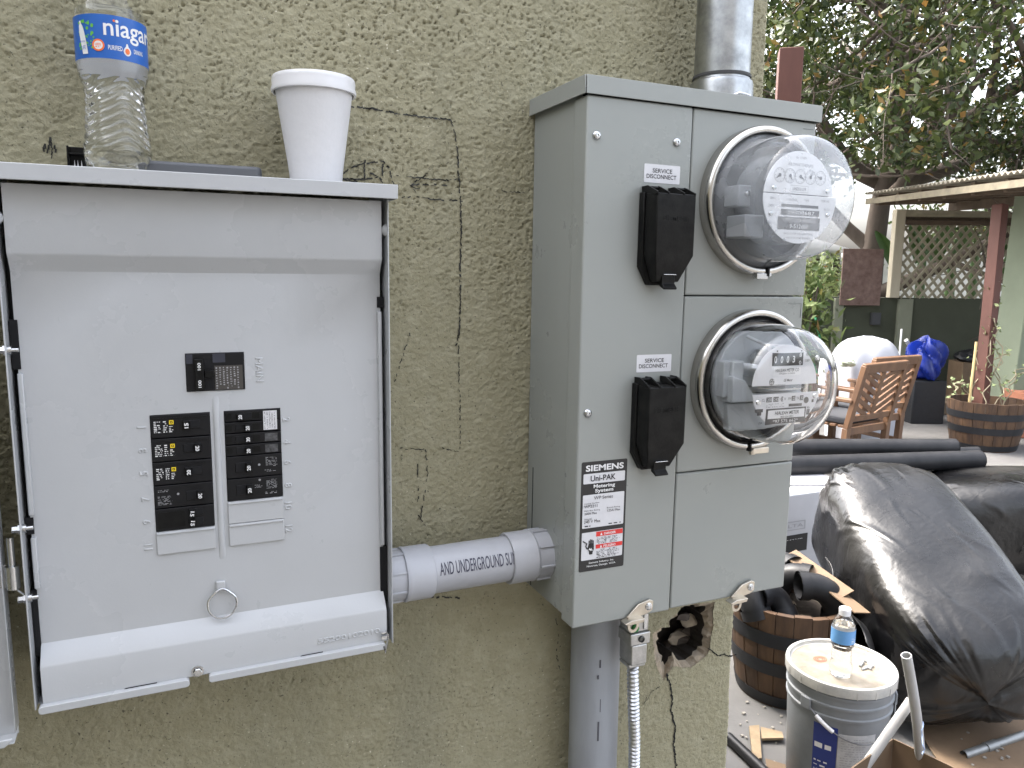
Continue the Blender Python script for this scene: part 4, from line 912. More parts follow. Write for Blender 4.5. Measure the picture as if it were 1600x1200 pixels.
k = MB(); k.box(-.013,.013,-.020,.012,.974,1.004); k.box(-.016,.017,-.021,.012,1.004,1.022); k.build('connector', CAST, fx, bevel=.0018)
k = MB(); k.box(-.015,.0155,-.018,.010,1.022,1.052); k.build('connector_clamp', CAST, fx, bevel=.002)
for xx, zz in ((.002,1.013),): MB().lathe([(.0050,0),(.0045,.0020),(.0035,.0024),(.003,.0008),(0,.0008)], lambda a,b3,hh: (xx+a, -.021-hh, zz+b3), 18).build('set_screw', mat('dark_screw', (.12,.12,.12), .4, 1.), fx)
GRN = mat('green_screw', (.02,.16,.035), .35)
for xx, zz in ((-.008,1.030),(-.009,1.041)): MB().lathe([(.0058,0),(.0058,.0035),(.003,.0045),(0,.0045)], lambda a,b3,hh: (xx+a, -.018-hh, zz+b3), 6).build('ground_screw', GRN, fx, smooth=25)
k = MB(); k.box(.006,.012,-.020,-.018,1.026,1.050); k.build('ground_lug', STEEL, fx, bevel=.0006)
MB().box(-.015,.012,-.018,.008,.970,.975).build('connector_lip', CAST, fx, bevel=.001)

# ================================================================== THINGS ON THE PANEL
CAPZ = 1.6+.0145
LBLUE = mat('label_blue', (.018,.115,.44), .35, var=.1, vscale=60)
def bottle(name, loc, rotz, big, label):
    g_ = empty(name, loc, (0,0,rotz)); tag(g_, label, 'water bottle')
    H = .203; s = .0325
    prof = [(.0,.0),(.020,.0),(.0245,.0015),(.0290,.006),(.0310,.014),(.0318,.022),(.0316,.030),(.0300,.038),(.0296,.046),(.0288,.056),(.0282,.066),(.0280,.076),(.0286,.086),(.0305,.0915),(.0322,.097),(.0325,.105),(.0325,.120),(.0325,.146),(.0322,.152),(.0305,.160),(.0270,.169),(.0215,.178),(.0160,.185),(.0130,.189),(.0128,.203)]
    def rad_at(hh):
        for (r0,h0),(r1,h1) in zip(prof[:-1],prof[1:]):
            if h0 <= hh <= h1 and h1 > h0: return r0+(r1-r0)*(hh-h0)/(h1-h0)
        return prof[-1][0]
    def wave(hh, a):
        if not (.020 < hh < .092): return 0.
        e_ = min(1, (hh-.020)/.012, (.092-hh)/.006)
        return -.0015*e_*(.5+.5*math.cos(2*math.pi*(hh+.0055*math.sin(2*a+.8)+.003*math.sin(3*a+2)+.0012*math.sin(7*a))/.0088))
    def feet(hh, a): return -.0030*max(0, 1-abs(hh-.009)/.012)*(.5+.5*math.cos(5*a)) if hh < .021 else 0
    nz_ = 150 if big else 60; nu = 120 if big else 40
    def shell(off, top):
        k = MB()
        def fn(u, v):
            a = 2*math.pi*u; hh = .0005+v*(top-.0005); r = max(.0005, rad_at(hh)+wave(hh,a)+feet(hh,a)-off); return (r*math.cos(a), r*math.sin(a), hh+(off if v == 0 else 0))
        k.grid(nu, nz_, fn, wrap_u=True); return k
    b_ = shell(0, H); b_.build('bottle_shell', PET, g_, smooth=80)
    k = shell(.0006, .158); n0 = len(k.v)-nu
    k.f.append(tuple(range(n0, n0+nu))); k.mi.append(0); k.f.append(tuple(range(nu))[::-1]); k.mi.append(0)
    k.build('water', WATER, g_, smooth=50)
    k = MB(); k.lathe([(.0158,.186),(.0158,.2045),(.0145,.2060),(0,.2060)], lambda a,b3,hh: (a,b3,hh), 40)
    for q_ in range(40):
        a = 2*math.pi*q_/40; k.obox((.0159*math.cos(a), .0159*math.sin(a), .195), (.0005*math.cos(a), .0005*math.sin(a),0), (-.0006*math.sin(a), .0006*math.cos(a),0), (0,0,.008))
    k.build('cap', mat('white_cap', (.8,.8,.82), .4), g_)
    z0, z1 = (.1075, .1480)
    k = MB(); k.lathe([(.0329,z0),(.0329,z1)], lambda a,b3,hh: (a,b3,hh), 80); lo = k.build('label_sleeve', LBLUE if big else mat('label_light_blue', (.12,.30,.58), .35), g_)
    k = MB(); k.lathe([(.0327,z0),(.0327,z1)], lambda a,b3,hh: (a,b3,hh), 80); k.build('label_backing', mat('label_back', (.86,.87,.9), .4), g_)
    def wrap(off): return lambda u, v, t: ((.0329+off)*math.sin(u/.0329), -(.0329+off)*math.cos(u/.0329), v)
    if big:
        zc = (z0+z1)/2; k = MB()
        put_text(k, 'niagara', .0275, zc+.0062, .0600, .0205, wrap(.0003), bold=.012, cut=(50,1)); put_text(k, 'PURIFIED', .0070, zc-.0098, .0125, .0044, wrap(.0003), bold=.012); put_text(k, 'DRINKING', .0300, zc-.0098, .0110, .0042, wrap(.0003), bold=.012)
        # drop below the g
        k2 = MB(); W3 = wrap(.0003); ctr = (.0178, zc-.0110)
        pts_ = [W3(ctr[0]+.0036*math.sin(t)*(1-.35*max(0,math.cos(t))), ctr[1]+.0046*math.cos(t)+(.0022 if math.cos(t) > .9 else 0), 0) for t in np.linspace(0, 2*math.pi, 24, endpoint=False)]
        k.add(pts_, [tuple(range(24))]); k.build('label_lettering', WINK, lo, smooth=0)
        W4 = wrap(.0006); ORG = mat('label_orange', (.75,.16,.03), .4)
        k = MB(); pts_ = [W4(ctr[0]+.0022*math.sin(t), ctr[1]-.0004+.0028*math.cos(t), 0) for t in np.linspace(0, 2*math.pi, 20, endpoint=False)]; k.add(pts_, [tuple(range(20))])
        rc_ = (-.0078, zc-.0085); n_ = 28
        outer = [W4(rc_[0]+.0056*math.sin(t), rc_[1]+.0056*math.cos(t), 0) for t in np.linspace(0, 2*math.pi, n_, endpoint=False)]; inner = [W4(rc_[0]+.0040*math.sin(t), rc_[1]+.0040*math.cos(t), 0) for t in np.linspace(0, 2*math.pi, n_, endpoint=False)]
        k.add(outer+inner, [(i,(i+1)%n_,n_+(i+1)%n_,n_+i) for i in range(n_)])
        dd = [W4(.0070+.0010*math.sin(t), zc+.0152+.0012*math.cos(t), 0) for t in np.linspace(0, 2*math.pi, 12, endpoint=False)]; k.add(dd, [tuple(range(12))])
        k.build('orange_mark', ORG, lo, smooth=0)
        k = MB(); k.add([W4(rc_[0]+.0040*math.sin(t), rc_[1]+.0040*math.cos(t), 0) for t in np.linspace(0, 2*math.pi, n_, endpoint=False)], [tuple(range(n_))])
        # white bottle pictogram
        bp = [(-.0032,-.0165),(.0028,-.0165),(.0032,-.0080),(.0030,.0040),(.0022,.0095),(.0009,.0120),(.0009,.0142),(-.0009,.0142),(-.0009,.0120),(-.0024,.0095),(-.0034,.0040),(-.0034,-.0080)]
        k.add([W4(-.0235+u-v*.16, zc+v, 0) for u, v in bp], [tuple(range(12))]); k.build('white_mark', WINK, lo, smooth=0)
        k = MB(); put_text(k, '100%', rc_[0], rc_[1]+.0006, .0055, .0024, wrap(.0009), bold=.01); small_print(k, rc_[0]-.0026, rc_[0]+.0026, rc_[1]-.0010, rc_[1]-.0022, 1, wrap(.0009), .7, 3, .2); k.build('orange_lettering', ORG, lo, smooth=0)
        k = MB(); rd = random.Random(4); W5 = wrap(.0002)
        for _ in range(46):
            cu, cv2, r_ = -.0205+rd.uniform(-.0085,.0090), zc+rd.uniform(-.013,.0145), rd.uniform(.0006,.0017)
            k.add([W5(cu+r_*math.sin(t), cv2+r_*math.cos(t), 0) for t in np.linspace(0, 2*math.pi, 9, endpoint=False)], [tuple(range(9))])
        k.build('green_mark', mat('label_green', (.12,.42,.06), .4), lo, smooth=0)
        k = MB(); put_text(k, 'LIFE', -.0226, zc-.0105, .0048, .0035, wrap(.0009)); put_text(k, 'REFRESH', -.0230, zc-.0050, .0052, .0016, wrap(.0009)); k.build('blue_lettering', LBLUE, lo, smooth=0)
    else:
        k = MB(); small_print(k, -.02, .02, .128, .112, 4, wrap(.0004), .5, 2, .1); k.build('label_lettering', WINK, lo, smooth=0)
    return g_
bottle('water_bottle', (.1370, -.0600, CAPZ), R(-4), True, 'large clear water bottle with blue label standing on the breaker panel')
# foam cup with lid
cu = empty('foam_cup', (.3375, -.0560, CAPZ)); tag(cu, 'white foam cup with a white lid standing on the breaker panel', 'cup')
Zax = lambda a,b3,hh: (a,b3,hh)
k = MB(); k.lathe([(0,.0008),(.0265,.0),(.0280,.001),(.0288,.004),(.0300,.018),(.0430,.109),(.0440,.112),(.0425,.112),(.029,.01),(0,.008)], Zax, 64); k.build('cup_body', FOAM, cu, smooth=50)
k = MB(); k.lathe([(.0437,.1005),(.0462,.1008),(.0465,.1040),(.0452,.1080),(.0456,.1130),(.0450,.1165),(.0440,.1176),(.0420,.1170),(.0405,.1150),(.030,.1145),(0,.1145)], Zax, 72); k.build('lid', mat('white_lid', (.65,.65,.66), .35), cu, smooth=50)
# phone-like flat slab and small black holder
k = MB(); k.prism(rrect(.1500,.2790,-.0560,-.0100,.008), lambda u, v, t: (u, v, t), CAPZ, CAPZ+.0185)
ph = k.build('flat_case', mat('slate_plastic', (.10,.105,.115), .4), None, bevel=.0035, seg=3); tag(ph, 'flat dark grey slab lying on the breaker panel beside the large bottle', 'case')
bh = empty('black_holder', (.0960, -.0190, CAPZ)); tag(bh, 'small black plastic holder standing behind the large water bottle', 'holder')
k = MB(); k.box(-.0090,.0100,.0030,.0050,0,.0320); k.box(-.0090,-.0070,-.0060,.0030,0,.0320); k.box(-.0070,.0100,-.0060,.0030,.0230,.0250); k.box(-.0070,.0100,-.0060,.0030,0,.003); k.build('frame', BLACK, bh, bevel=.0006)
k = MB()
for xx in (-.0025,.0005,.0040): k.prism([(xx-.0012,.003),(xx+.0012,.003),(xx,.018)], lambda u, v, t: (u, t, v), -.003, -.001)
k.build('white_prong', WHITE, bh)

# ================================================================== NEAR YARD
# ---- half barrel planter (shared builder)
def barrel(name, loc, R0, R1, H, label, staves=22, soil=True):
    g_ = empty(name, loc); tag(g_, label, 'planter', 'half barrel planters')
    def rad(t): return R1+(R0-R1)*t+.012*math.sin(math.pi*t)
    me_ = []
    for i in range(staves):
        k = MB(); a0, a1 = 2*math.pi*i/staves+.006, 2*math.pi*(i+1)/staves-.006; dz = random.uniform(-.003,.004); dr_ = random.uniform(-.0015,.002)
        n_ = 6; vs = []
        for j in range(n_+1):
            t = j/n_; r = rad(t)+dr_; z = t*H+(dz if j == n_ else 0)
            for q_ in range(4): a = a0+(a1-a0)*q_/3; vs.append((r*math.cos(a), r*math.sin(a), z))
            for q_ in (3,0): a = a0+(a1-a0)*q_/3; vs.append(((r-.022)*math.cos(a), (r-.022)*math.sin(a), z))
        fs = []
        for j in range(n_):
            for q_ in range(6): fs.append((j*6+q_, j*6+(q_+1)%6, (j+1)*6+(q_+1)%6, (j+1)*6+q_))
        fs += [tuple(range(6))[::-1], tuple(range(n_*6, n_*6+6))]
        k.add(vs, fs); k.build('stave', BARRELW, g_, smooth=30)
    for (t0, t1) in ((.02,.13),(.36,.50),(.66,.80)):
        k = MB(); k.lathe([(rad(t0)+.0025,t0*H),(rad(t0)+.0042,t0*H),(rad(t1)+.0042,t1*H),(rad(t1)+.0025,t1*H)], Zax, 48, closed=True); k.build('hoop', HOOP, g_)
    k = MB(); k.lathe([(rad(.82)-.02,H*.80),(.08,H*.86),(0,H*.84)], Zax, 32); k.build('soil', mat('dark_soil', (.035,.026,.018), .95, var=.5, vscale=30, bump=1., bscale=60), g_)
    return g_
bl = barrel('barrel_planter', (2.21,1.056,0), .213, .175, .36, 'near half barrel planter filled with black pipe fittings beside the house corner')
# fittings in the barrel
def elbow(loc, rz, r, Rb, label, m_=ABS, tilt=0.):
    g_ = empty('pipe_elbow', loc, (tilt,0,rz)); tag(g_, label, 'pipe fitting', 'pipe fittings in the near barrel')
    k = MB(); pts = [Vector((Rb*math.cos(t), 0, Rb*math.sin(t))) for t in np.linspace(0, R(95), 10)]; k.tube(pts, r, 24, caps=False); k.tube(pts, r-.004, 24, caps=False); k.build('bend', m_, g_)
    k = MB()
    for (p, d) in ((pts[0], Vector((0,0,-1))), (pts[-1], (pts[-1]-pts[-2]).normalized())):
        k.tube([p-d*.005, p+d*.03], r+.005, 24, caps=False); k.tube([p-d*.005, p+d*.03], r-.002, 24, caps=False)
    k.build('socket', m_, g_); return g_
elbow((2.19,.955,.335), R(-25), .046, .10, 'ribbed black elbow at the front of the near barrel')
elbow((2.10,1.06,.345), R(200), .048, .085, 'black elbow leaning at the back of the near barrel', tilt=.4)
elbow((2.215,1.03,.36), R(120), .045, .075, 'upright black elbow in the middle of the near barrel', tilt=.25)
elbow((2.06,1.00,.335), R(10), .042, .07, 'black elbow by the pipe stub in the near barrel', tilt=-.5)
elbow((2.28,1.12,.355), R(80), .05, .08, 'black elbow under the cardboard strip in the near barrel', tilt=-.3)
k = MB(); k.tube([(-.03,.02,0),(.055,-.012,.008)], .029, 28, caps=False); k.tube([(-.03,.02,0),(.055,-.012,.008)], .0265, 28, caps=False)
o = k.build('conduit_stub', PVC_OLD); o.location = (2.000,1.075,.372); tag(o, 'short grey pipe stub lying on the rim of the near barrel', 'pipe')
# cardboard strip across the barrel
k = MB(); A, B = on_z(1240,872,.47), on_z(1348,958,.40)
k.beam(A, B, .075, .004, up=(.2,-.3,1)); k.beam(A+Vector((0,.02,.012)), B.lerp(A,.2)+Vector((.02,.02,.012)), .06, .004, up=(-.3,.2,1))
o = k.build('cardboard_strip', CARD); tag(o, 'long torn cardboard strip leaning across the near barrel rim', 'cardboard')
# ---- paint bucket
bk = empty('bucket', (1.950,.585,0)); tag(bk, 'grey plastic paint bucket with dusty white lid holding a small bottle', 'bucket')
BUCK = mat('grey_bucket_plastic', (.20,.212,.225), .42, var=.18, vscale=14, bump=.05, bscale=90)
k = MB(); k.lathe([(0,0),(.130,0),(.133,.004),(.1440,.270),(.1480,.272),(.1485,.280),(.1450,.283),(.1455,.305),(.1500,.307),(.1500,.314),(.1462,.317),(.1470,.336),(.1510,.338),(.1510,.345),(.147,.348),(.147,.365)], Zax, 64); k.build('pail', BUCK, bk, smooth=35)
LIDM = mat('dusty_lid', (.27,.24,.195), .6, var=.6, vscale=22, var_col=(.17,.14,.10), bump=.15, bscale=90)
k = MB(); k.lathe([(.1515,.349),(.1545,.350),(.1555,.372),(.1540,.379),(.1490,.381),(.1440,.379),(.1425,.370),(.138,.3685)], Zax, 72)
for i in range(18):
    a = 2*math.pi*i/18; k.obox((.1548*math.cos(a), .1548*math.sin(a), .360), (.0012*math.cos(a), .0012*math.sin(a),0), (-.0015*math.sin(a), .0015*math.cos(a),0), (0,0,.011))
lo = k.build('lid_rim', mat('white_lid_rim', (.30,.30,.29), .45, var=.2, vscale=18, var_col=(.50,.48,.44)), bk, smooth=40)
k = MB(); k.lathe([(.1385,.3688),(.09,.3695),(.05,.3698),(0,.3698)], Zax, 48); k.build('lid_top', LIDM, bk)
k = MB()
for i, r_ in enumerate((.006,.011,.0155)): k.lathe([(r_,0),(r_+.0022,0)], lambda a,b3,hh: (-.028+a*1.2, .052+b3, .3712), 24)
k.build('lid_swirl', mat('rust_print', (.30,.10,.05), .6), bk, smooth=0)
k = MB(); k.tube([(.045,-.03,.373),(.075,-.015,.376),(.085,-.025,.376),(.06,-.055,.373)], .004, 8); k.tube([(.035,-.045,.373),(.085,-.045,.374)], .003, 8); k.build('dried_paint_ridge', mat('dried_paint', (.30,.30,.29), .6), bk)
# label on the pail, facing the camera
def on_pail(u, v, t): 
    r = .133+.011*(v/.27)+.0006+t; a = R(-128)+u/.14; return (r*math.cos(a), r*math.sin(a), v)
k = MB(); k.grid(16, 6, lambda u, v: on_pail(-.085+.065*u, .05+.20*v, 0)); lb = k.build('blue_label', mat('dark_blue_label', (.02,.035,.19), .4), bk)
k = MB(); k.grid(20, 8, lambda u, v: on_pail(-.018+.105*u+.03*(.4-v if v < .4 else 0), .06+.175*v, .0002)); wl = k.build('paper_label', mat('worn_paper', (.52,.52,.52), .6, var=.35, vscale=25, var_col=(.36,.36,.37)), bk)
k = MB(); small_print(k, -.010, .075, .225, .075, 20, lambda u, v, t: on_pail(u, v, .0006), .4, 31, .05); k.build('label_print', GINK, wl, smooth=0)
k = MB(); small_print(k, -.08,-.026,.20,.165,1, lambda u, v, t: on_pail(u, v, .0006), .7, 33, .2); small_print(k, -.08,-.03,.14,.07,5, lambda u, v, t: on_pail(u, v, .0006), .35, 32, .12); k.build('label_print', WINK, lb, smooth=0)
k = MB(); k.grid(8, 3, lambda u, v: on_pail(.02+.03*u, .055+.02*v, .0008)); k.build('bar_code', WHITE, bk)
# wire handle hanging at the front with a plastic grip
k = MB(); pts = []
for t in np.linspace(R(-172), R(-42), 22):
    f_ = math.sin(math.pi*(t-R(-172))/(R(130))); pts.append((.152*math.cos(t)*(1+.02*f_), .152*math.sin(t)*(1+.02*f_), .300-.085*f_))
k.tube(pts, .002, 8); k.build('wire_handle', mat('grey_wire', (.2,.2,.2), .4, 1.), bk)
k = MB(); k.tube(pts[2:6], .006, 10); k.build('handle_grip', WHITE, bk)
for t in (R(-172), R(-42)):
    k = MB(); k.obox((.153*math.cos(t), .153*math.sin(t), .300), (.004*math.cos(t), .004*math.sin(t),0), (-.016*math.sin(t), .016*math.cos(t),0), (0,0,.018)); k.build('handle_ear', BUCK, bk, bevel=.003)
bottle('small_water_bottle', (1.905,.545,.3702), R(30), False, 'small water bottle with pale blue label standing on the bucket lid')
# ---- bathtub carton
bx_ = empty('bathtub_carton', (2.73,2.02,0)); tag(bx_, 'large white bathtub carton with black print block behind the near barrel', 'carton')
k = MB(); k.box(-.53,.47,-.36,.38,0,.505); k.build('box_body', mat('white_carton', (.48,.48,.50), .6, var=.1, vscale=6), bx_, bevel=.006)
k = MB(); k.prism([(-.25,-.10),(.42,-.34),(.45,-.10),(.1,.1)], lambda u, v, t: (u, v, t), .508, .516); k.build('loose_flap', mat('white_carton', (.62,.62,.64), .6), bx_)
YB_ = -.3605
def bpt(px, py): p = on_y(px, py, 2.02+YB_); return p.x-2.73, p.z
(a0,b0),(a1,b1) = bpt(1208,868), bpt(1262,832)
k = MB(); rect(k, a0, a1, b0, b1, YB_-.0006); k.build('print_block', INK, bx_, smooth=0)
k = MB(); (c0,d0),(c1,d1) = bpt(1214,829), bpt(1255,816); put_text(k, 'DELTA', (c0+c1)/2, (d0+d1)/2, (c1-c0), (d1-d0)*.8, plane_y(YB_-.001))
for (u0,u1,v0,v1) in ((c0-.012,c1+.012,d1+.008,d1+.011),(c0-.012,c1+.012,d0-.011,d0-.008),(c1+.009,c1+.012,d0-.011,d1+.011)): rect(k, u0, u1, v0, v1, YB_-.001)
k.build('brand_lettering', GINK, bx_, smooth=0)
k = MB(); (c0,d0),(c1,d1) = bpt(1212,848), bpt(1254,840); put_text(k, 'BATHTUB', (c0+c1)/2, (d0+d1)/2, (c1-c0), (d1-d0), plane_y(YB_-.0012), bold=.015); small_print(k, *(bpt(1236,0)[0], bpt(1256,0)[0]), bpt(1250,852)[1], bpt(1250,862)[1], 2, plane_y(YB_-.0012), .4, 5, .2); k.build('white_lettering', WINK, bx_, smooth=0)
k = MB(); small_print(k, bpt(1270,0)[0], bpt(1284,0)[0], bpt(1280,824)[1], bpt(1280,850)[1], 4, plane_y(YB_-.001), .3, 6, .2); k.build('side_print', INK, bx_, smooth=0)
# ---- black pipes on the carton
for i, (p0, p1, r_, lab) in enumerate((((1225,700),(1492,699),.048,'upper black drain pipe lying on the bathtub carton'),((1225,728),(1531,718),.050,'lower black drain pipe lying on the bathtub carton'),((1235,715),(1528,706),.030,'thin black pipe wedged behind the lower drain pipe'))):
    zz = (.60,.557,.535)[i]; A, B = on_z(*p0, zz), on_z(*p1, zz); 
    k = MB(); k.tube([A, B], r_, 32, caps=False); k.tube([A, B], r_-.006, 32, caps=False); d_ = (B-A).normalized()
    k.tube([B-d_*.006, B], r_, 32, caps=False)
    k.lathe([(r_-.006,0),(r_,0)], lambda a,b3,hh: tuple(B+Vector((-d_.y,d_.x,0)).normalized()*a+Vector((0,0,1))*b3), 32)
    o = k.build('drain_pipe', ABS); tag(o, lab, 'pipe', 'black drain pipes')
# ---- black plastic wrapped bags
def bag_material():
    M = bpy.data.materials.new('black_polythene'); M.use_nodes = True; n = M.node_tree; b = n.nodes['Principled BSDF']
    tc = n.nodes.new('ShaderNodeTexCoord')
    def nz(sc, det, typ='FBM', st=(1,1,1), rot=(0,0,0), dist=0.):
        mp = n.nodes.new('ShaderNodeMapping'); mp.inputs['Scale'].default_value = st; mp.inputs['Rotation'].default_value = rot; n.links.new(tc.outputs['Object'], mp.inputs[0])
        t = n.nodes.new('ShaderNodeTexNoise'); t.noise_type = typ; t.inputs['Scale'].default_value = sc; t.inputs['Detail'].default_value = det; t.inputs['Distortion'].default_value = dist
        n.links.new(mp.outputs[0], t.inputs['Vector']); return t.outputs[0]
    def mth(op, a_, b_):
        m_ = n.nodes.new('ShaderNodeMath'); m_.operation = op
        for i, v in enumerate((a_, b_)):
            if isinstance(v, (int, float)): m_.inputs[i].default_value = v
            else: n.links.new(v, m_.inputs[i])
        return m_.outputs[0]
    hgt = mth('ADD', mth('MULTIPLY', nz(2.2, 3, 'RIDGED_MULTIFRACTAL', (1,1.6,.5), (.4,.3,.8), .5), .10), mth('ADD', mth('MULTIPLY', nz(6, 4, 'RIDGED_MULTIFRACTAL', (1.6,.5,1), (.2,.9,.1), 1.2), .030), mth('ADD', mth('MULTIPLY', nz(15, 3, 'RIDGED_MULTIFRACTAL', (.5,1.7,.8), (.7,.2,.5), 1.5), .003), mth('MULTIPLY', nz(40, 4), .004))))
    bp = n.nodes.new('ShaderNodeBump'); bp.inputs['Strength'].default_value = .8; bp.inputs['Distance'].default_value = .5; n.links.new(hgt, bp.inputs['Height']); n.links.new(bp.outputs[0], b.inputs['Normal'])
    r = n.nodes.new('ShaderNodeValToRGB'); r.color_ramp.elements[0].color = (.002,.002,.0024,1); r.color_ramp.elements[1].color = (.014,.0135,.013,1); r.color_ramp.elements[0].position = .42; r.color_ramp.elements[1].position = .75
    du = nz(3.5, 7); n.links.new(du, r.inputs[0]); n.links.new(r.outputs[0], b.inputs['Base Color'])
    mr = n.nodes.new('ShaderNodeMapRange'); mr.inputs['From Min'].default_value = .3; mr.inputs['From Max'].default_value = .7; mr.inputs['To Min'].default_value = .15; mr.inputs['To Max'].default_value = .42
    n.links.new(du, mr.inputs[0]); n.links.new(mr.outputs[0], b.inputs['Roughness']); return M
BAGM = bag_material()
def bag(T, B, ra, rb, seed, label, group='black plastic bags', ex=.10):
    T, B = Vector(T), Vector(B); d = (B-T); L = d.length; d.normalize(); side = d.cross(Vector((0,0,1))).normalized(); up_ = side.cross(d).normalized()
    rd = np.random.default_rng(seed); fr = rd.uniform(0, 6.28, 40); nu, nv = 200, 150
    def fn(u, v):
        a = 2*math.pi*u; t = v*2-1
        pro = (1-abs(t)**7)**(1/2.2) if abs(t) < 1 else 0.
        ca, sa = math.cos(a), math.sin(a); e_ = .52
        x = math.copysign(abs(ca)**e_, ca); y = math.copysign(abs(sa)**e_, sa)
        w1 = .022*math.sin(2*a+fr[0]+2*t)+.014*math.sin(3*a+fr[1]-3*t)+.012*math.sin(a+5*t+fr[2])
        endf = max(0, abs(t)-.62)/.38
        w2 = endf*(.045*math.sin(9*a+fr[3]+4*t)+.030*math.sin(17*a+fr[4]-6*t)+.020*math.sin(29*a+fr[5])+.012*math.sin(47*a+fr[6]))
        f_ = pro*(1+w1)+w2*pro**.5*.7
        return tuple((T+B)/2+d*(t*(L/2+ex)*(1+.02*math.sin(3*a+fr[13])))+side*(ra*x*f_)+up_*(rb*y*f_+.025*math.sin(2.2*t+fr[12])))
    k = MB(); k.grid(nu, nv, fn, wrap_u=True); o = k.build('black_bag', BAGM, smooth=75, fix=False); tag(o, label, 'plastic bag', group); return o
A1, B1 = on_z(1362,800,.54), on_z(1520,1048,.26)
bag(A1, B1, .265, .235, 3, 'big black plastic wrapped bundle leaning behind the bucket')
A2, B2 = at_depth(1430,830,4.0), at_depth(1760,870,3.9); A2.z = .26; B2.z = .27
bag(A2, B2, .27, .26, 8, 'second black plastic bundle lying behind the leaning one at the right edge')
A3, B3 = on_z(1600,960,.12), on_z(1720,990,.12)
bag(A3, B3, .16, .12, 15, 'small low black plastic bag at the right edge behind the big bundle')
# thin dusty plastic film under the big bundle
FILM = mat('dusty_black_film', (.05,.05,.052), .35, var=.6, vscale=6, var_col=(.12,.12,.12), bump=.9, bscale=18)
k = MB(); P00, P10, P01, P11 = on_z(1290,870,.46), on_z(1345,1000,.33), on_z(1380,1075,.01), on_z(1440,1110,.004)
k.grid(24, 30, lambda u, v: tuple(P00.lerp(P10, u).lerp(P01.lerp(P11, u), v)+Vector((.02*math.sin(9*u+5*v), .02*math.sin(7*v+4*u), .015*math.sin(11*u)*math.sin(6*v)*(1-v))))); o = k.build('plastic_film', FILM, smooth=80); tag(o, 'dusty grey plastic film hanging between the near barrel and the big black bundle', 'plastic film')
o.modifiers.new('thick', 'SOLIDIFY').thickness = .002
# ---- open cardboard box and conduit offcuts
K = on_z(1395,1155,.30); eu, ev = Vector((-.97,-.23,0)).normalized(), Vector((.26,-.965,0)).normalized()
cb = empty('cardboard_box', (K.x, K.y, 0)); tag(cb, 'open brown cardboard box with pale conduit offcuts standing in it', 'cardboard box')
def bwall(a, b3, name):
    k = MB(); n_ = (b3-a).cross(Vector((0,0,1))).normalized()*.002; k.add([a-n_, b3-n_, b3+n_, a+n_]+[p+Vector((0,0,.30)) for p in (a-n_, b3-n_, b3+n_, a+n_)], [(0,3,2,1),(4,5,6,7),(0,1,5,4),(1,2,6,5),(2,3,7,6),(3,0,4,7)]); k.build(name, CARD, cb)
O = Vector((0,0,.002)); bwall(O+eu*.002, O+eu*.34, 'side_panel'); bwall(O+ev*.002, O+ev*.42, 'side_panel'); bwall(O+eu*.34+ev*.004, O+eu*.34+ev*.42, 'side_panel'); bwall(O+ev*.42+eu*.004, O+eu*.336+ev*.42, 'side_panel')
k = MB(); k.add([O, O+eu*.34, O+eu*.34+ev*.42, O+ev*.42], [(0,1,2,3)]); k.build('bottom_panel', CARD, cb)
k = MB(); F0, F1 = Vector((0,0,.302)), eu*.33+Vector((0,0,.302)); out_ = Vector((-ev.x,-ev.y,.35)).normalized()*.12
OFFC = mat('pale_conduit', (.40,.40,.40), .55, var=.35, vscale=14, var_col=(.36,.35,.33), bump=.2, bscale=60)
def offcut(p0, z0, p1, z1, r_, lab, bend=0.):
    A, B = on_z(*p0, z0), on_z(*p1, z1); pts = [A.lerp(B, t)+Vector((.6,-.7,.2))*bend*math.sin(math.pi*t) for t in np.linspace(0, 1, 12)]
    k = MB(); k.tube(pts, r_, 20, caps=False); k.tube(pts, r_-.0025, 20, caps=False); d_ = (pts[-1]-pts[-2]).normalized(); n1 = d_.orthogonal().normalized(); n2 = d_.cross(n1)
    for P_ in (pts[0], pts[-1]): k.lathe([(r_-.0025,0),(r_,0)], lambda a,b3,hh: tuple(P_+n1*a+n2*b3), 20)
    o = k.build('conduit_offcut', OFFC); tag(o, lab, 'pipe', 'conduit offcuts in the cardboard box')
offcut((1438,1262), .10, (1416,1024), .60, .0125, 'upright pale conduit offcut standing in the cardboard box', .012)
offcut((1330,1228), .22, (1424,1094), .43, .0125, 'slanting pale conduit offcut crossing the upright one')
k = MB(); A, B = on_z(1443,1180,.35), on_z(1440,1128,.42); k.tube([A.lerp(B, t)+Vector((.004*math.sin(14*t), .004*math.cos(11*t), 0)) for t in np.linspace(0,1,20)], .0016, 6); o = k.build('wire_scrap', mat('blue_white_wire', (.35,.45,.65), .5)); tag(o, 'thin pale wire hanging beside the upright conduit offcut', 'wire')
